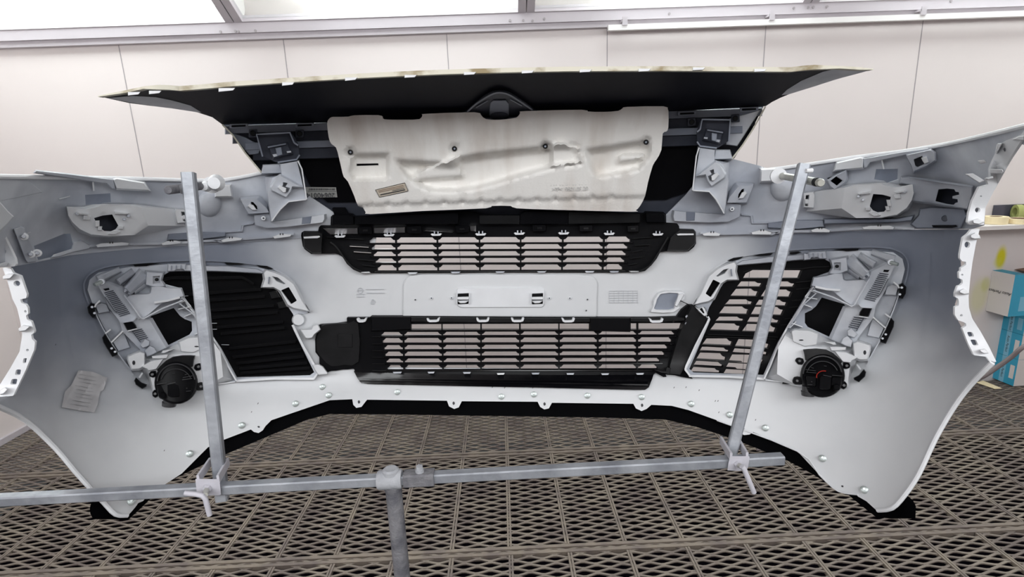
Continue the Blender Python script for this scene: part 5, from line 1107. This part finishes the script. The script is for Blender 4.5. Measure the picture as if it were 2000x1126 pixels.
def panel(e, name, mt, o, u, v, n, u0, u1, v0, v1, d=0.0012):
    P = [o+u*a+v*b for a, b in ((u0, v0), (u1, v0), (u1, v1), (u0, v1))]
    vs = P+[p+n*d for p in P]; mb = MB(); mb.add(vs, [(3, 2, 1, 0), (4, 5, 6, 7), (0, 1, 5, 4), (1, 2, 6, 5), (2, 3, 7, 6), (3, 0, 4, 7)])
    ob = mb.build(name, M[mt], e, False); return ob
UPZ = Vector((0, 0, 1)); nf = -ey
labs = ['blue and white carton standing on the grating, bottom of the stack by the wall', 'blue and white carton in the middle of the stack, second from the floor', 'blue and white carton directly under the topmost one']
zz = [0.005, z1, z2, z3]
for i in range(3):
    o = Vector((G0.x, G0.y, 0)); a0, b0 = zz[i]+0.001, zz[i+1]-0.001; hh = b0-a0
    e, mb = carton('carton', o, ex, ey, BW, 0.30, a0, b0, labs[i])
    mb.build('box_body', M['blue'], e, False)
    fo = o+UPZ*a0
    panel(e, 'white_band', 'card', fo, ex, UPZ, nf, 0, BW*0.25, 0.0, hh)
    panel(e, 'pale_band', 'blue2', fo, ex, UPZ, nf, BW*0.50, BW*0.66, 0.0, hh)
    po = fo+ex*BW; panel(e, 'white_side', 'card', po, ey, UPZ, ex, 0.0, 0.30, 0.0, hh)
    t = text('box_lettering', 'Auto Perfect', 0.021, M['ink'], e, fo+ex*BW*0.58+UPZ*hh*0.5+nf*0.0016, -UPZ, ex, 0.25, depth=0.0002)
    if i < 2:
        panel(e, 'info_label', 'card', fo, ex, UPZ, nf, BW*0.80, BW*0.94, hh*0.25, hh*0.75)
    else: panel(e, 'info_label', 'blue2', fo, ex, UPZ, nf, BW*0.78, BW*0.93, hh*0.2, hh*0.8)
    if i == 2 or i == 1:
        mb = MB(); p = fo+ex*BW*0.12+UPZ*hh*0.72; mb.tube([p+nf*0.0012, p+nf*0.0022], 0.015, 20); r_ = mb.build('round_mark', M['blue2'], e)
        if i == 2: text('small_lettering', 'OURS', 0.018, M['hose'], e, fo+ex*BW*0.12+UPZ*hh*0.35+nf*0.0018, -UPZ, ex, 0, depth=0.0002)
# top carton, turned
T0 = at(1931, 603, 2.75); 
zt0 = z3+0.001
g0 = atz(1925, 606, zt0); g1 = atz(1968, 618, zt0)
ux = (g1-g0); tw_ = ux.length; ux.normalize(); uy = Vector((-ux.y, ux.x, 0)); uy = uy if uy.x > 0 else -uy
zt1 = hgt(1975, 537, g1)
e, mb = carton('carton', Vector((g0.x, g0.y, 0)), ux, uy, tw_, 0.34, zt0, zt1, 'topmost carton of the stack by the wall, white front and blue side, flaps open')
mb.f = [f for f in mb.f if f != (4, 5, 6, 7)]; mb.build('box_body', M['card'], e, False)
nf2 = -uy
panel(e, 'blue_side', 'blue', Vector((g1.x, g1.y, zt0)), uy, UPZ, ux, 0, 0.34, 0, zt1-zt0)
panel(e, 'top_flap', 'brown', Vector((g0.x, g0.y, zt1))+uy*0.14, ux, (uy+UPZ*0.12).normalized(), UPZ, 0, tw_, 0, 0.20)
panel(e, 'top_flap', 'blue', Vector((g0.x, g0.y, zt1)), ux, (uy*0.9+UPZ*0.05).normalized(), UPZ, 0, tw_, 0, 0.06)
text('box_lettering', 'Auto Perfect', 0.027, M['ink'], e, Vector((g0.x, g0.y, zt0))+ux*tw_*0.5+UPZ*(zt1-zt0)*0.53+nf2*0.002, -ux, -UPZ, 0.25, depth=0.0002)
text('box_lettering', 'Link', 0.026, M['ink'], e, Vector((g1.x, g1.y, zt0))+uy*0.12+UPZ*(zt1-zt0)*0.53+ux*0.003, -uy, -UPZ, 0.25, depth=0.0002)
panel(e, 'info_label', 'blue2', Vector((g1.x, g1.y, zt0+0.03)), uy, UPZ, ux, 0.06, 0.16, 0, 0.09, 0.002)
# wall shelf
s0 = at(1895, 440, WY-0.16); zs = s0.z
shx = s0.x-0.05
SH = empty('wall_shelf', Vector((shx+0.5, WY, zs)), 'pale grey shelf on the wall at the right edge', 'shelf')
MB().box((shx, WY-0.22, zs-0.022), (RX-0.3, WY-0.001, zs)).build('shelf_board', M['card'], SH, False)
for x in (shx+0.9, RX-0.6): MB().box((x, WY-0.18, zs-0.15), (x+0.02, WY-0.001, zs-0.022)).build('shelf_bracket', M['trim'], SH, False)
def roll(px0, px1, Yc, hgt_, mt, label, fat=0.5):
    a = at(px0, 436, Yc); b = at(px1, 436, Yc); r = abs(b.x-a.x)/2; cx = (a.x+b.x)/2
    e = empty('tape_roll', Vector((cx, Yc, zs+0.001)), label, 'tape roll')
    mb = MB(); n = 32; vs = []
    for rr_, z in ((r*fat, 0), (r, 0), (r, hgt_), (r*fat, hgt_)):
        vs += [Vector((cx+rr_*math.cos(2*math.pi*i/n), Yc+rr_*math.sin(2*math.pi*i/n), zs+0.001+z)) for i in range(n)]
    fs = [(k*n+i, k*n+(i+1) % n, ((k+1) % 4)*n+(i+1) % n, ((k+1) % 4)*n+i) for k in range(4) for i in range(n)]
    mb.add(vs, fs); mb.build('tape', M[mt], e); mb = MB()
    vs = []
    for rr_, z in ((r*fat*0.93, 0), (r*fat*0.995, 0), (r*fat*0.995, hgt_), (r*fat*0.93, hgt_)):
        vs += [Vector((cx+rr_*math.cos(2*math.pi*i/n), Yc+rr_*math.sin(2*math.pi*i/n), zs+0.001+z)) for i in range(n)]
    mb.add(vs, fs); mb.build('core', M['brown'], e)
pix = 3.0/1040
roll(1924, 1962, WY-0.13, 0.042, 'tape', 'cream masking tape roll on the shelf, left of the dark tray')
roll(1970, 2016, WY-0.155, 0.028, 'tape', 'low cream tape roll on the shelf, in front of the green rolls', 0.72)
ta = at(1957, 436, WY-0.1); tb = at(2040, 430, WY-0.1)
TR = empty('storage_tray', Vector(((ta.x+tb.x)/2, WY-0.05, zs)), 'dark plastic tray on the shelf behind the tape rolls', 'tray')
zh = 0.095
MB().box((ta.x+0.02, WY-0.075, zs+0.001), (tb.x, WY-0.005, zs+0.006)).build('tray_floor', M['tray'], TR, False)
MB().box((ta.x+0.02, WY-0.012, zs+0.006), (tb.x, WY-0.004, zs+zh)).build('tray_back', M['tray'], TR, False)
MB().box((ta.x+0.02, WY-0.078, zs+0.006), (ta.x+0.028, WY-0.012, zs+zh)).build('tray_side', M['tray'], TR, False)
for i, (px_, dz) in enumerate(((1985, 0.0), (2002, 0.0))):
    c_ = at(px_, 425, WY-0.045); e = empty('tape_roll', Vector((c_.x, WY-0.045, zs+0.007)), ['left one of the two green masking tape rolls in the dark tray', 'right one of the two green masking tape rolls in the dark tray'][i], 'tape roll', 'green tape rolls in the tray')
    mb = MB(); cz = zs+0.007+0.045; n = 28; vs = []
    for rr_, dx_ in ((0.028, -0.018), (0.045, -0.018), (0.045, 0.018), (0.028, 0.018)):
        vs += [Vector((c_.x+dx_, WY-0.046+rr_*0.62*math.cos(2*math.pi*k/n), cz+rr_*math.sin(2*math.pi*k/n))) for k in range(n)]
    mb.add(vs, [(k*n+j, k*n+(j+1) % n, ((k+1) % 4)*n+(j+1) % n, ((k+1) % 4)*n+j) for k in range(4) for j in range(n)]); mb.build('tape', M['green'], e)
# piece of masking tape on the grating
g = [atz(*p, 0.0052) for p in K('h 140,1000 215,980 415,1062 340,1068')]
mb = MB(); mb.add(g+[v+Vector((0, 0, 0.001)) for v in g], [(3, 2, 1, 0), (4, 5, 6, 7), (0, 1, 5, 4), (1, 2, 6, 5), (2, 3, 7, 6), (3, 0, 4, 7)])
o = mb.build('tape_strip', M['tape'], None, False); tag(o, 'short strip of cream masking tape lying on the grating beside the cartons', 'tape')
# hose hanging from the right to behind the wing
hp = [(2060, 640, 2.0), (2000, 676, 2.0), (1975, 697, 2.02), (1950, 715, 2.04), (1920, 735, 2.06), (1880, 755, 2.1)]
pts3 = [at(*p) for p in hp]
last = pts3[-1]; pts3 += [Vector((last.x-0.12, last.y+0.05, last.z-0.25)), Vector((last.x-0.2, last.y+0.15, 0.06)), Vector((last.x-0.3, last.y+0.3, 0.02)), Vector((last.x-0.7, last.y+0.35, 0.018))]
f0 = pts3[0]; pts3 = [Vector((f0.x+1.1, f0.y+0.4, f0.z+0.75)), Vector((f0.x+0.5, f0.y+0.1, f0.z+0.36))]+pts3
def sm3(P, n=6):
    o = []
    for i in range(len(P)-1):
        p0, p1, p2, p3 = P[max(i-1, 0)], P[i], P[i+1], P[min(i+2, len(P)-1)]
        for q in range(n):
            t = q/n; o.append(0.5*((2*p1)+(-p0+p2)*t+(2*p0-5*p1+4*p2-p3)*t*t+(-p0+3*p1-3*p2+p3)*t**3))
    return o+[P[-1]]
o = MB().tube(sm3(pts3), 0.009, 10).build('air_hose', M['hose'], None); tag(o, 'thin grey air hose sagging in front of the cartons at the right edge', 'hose')
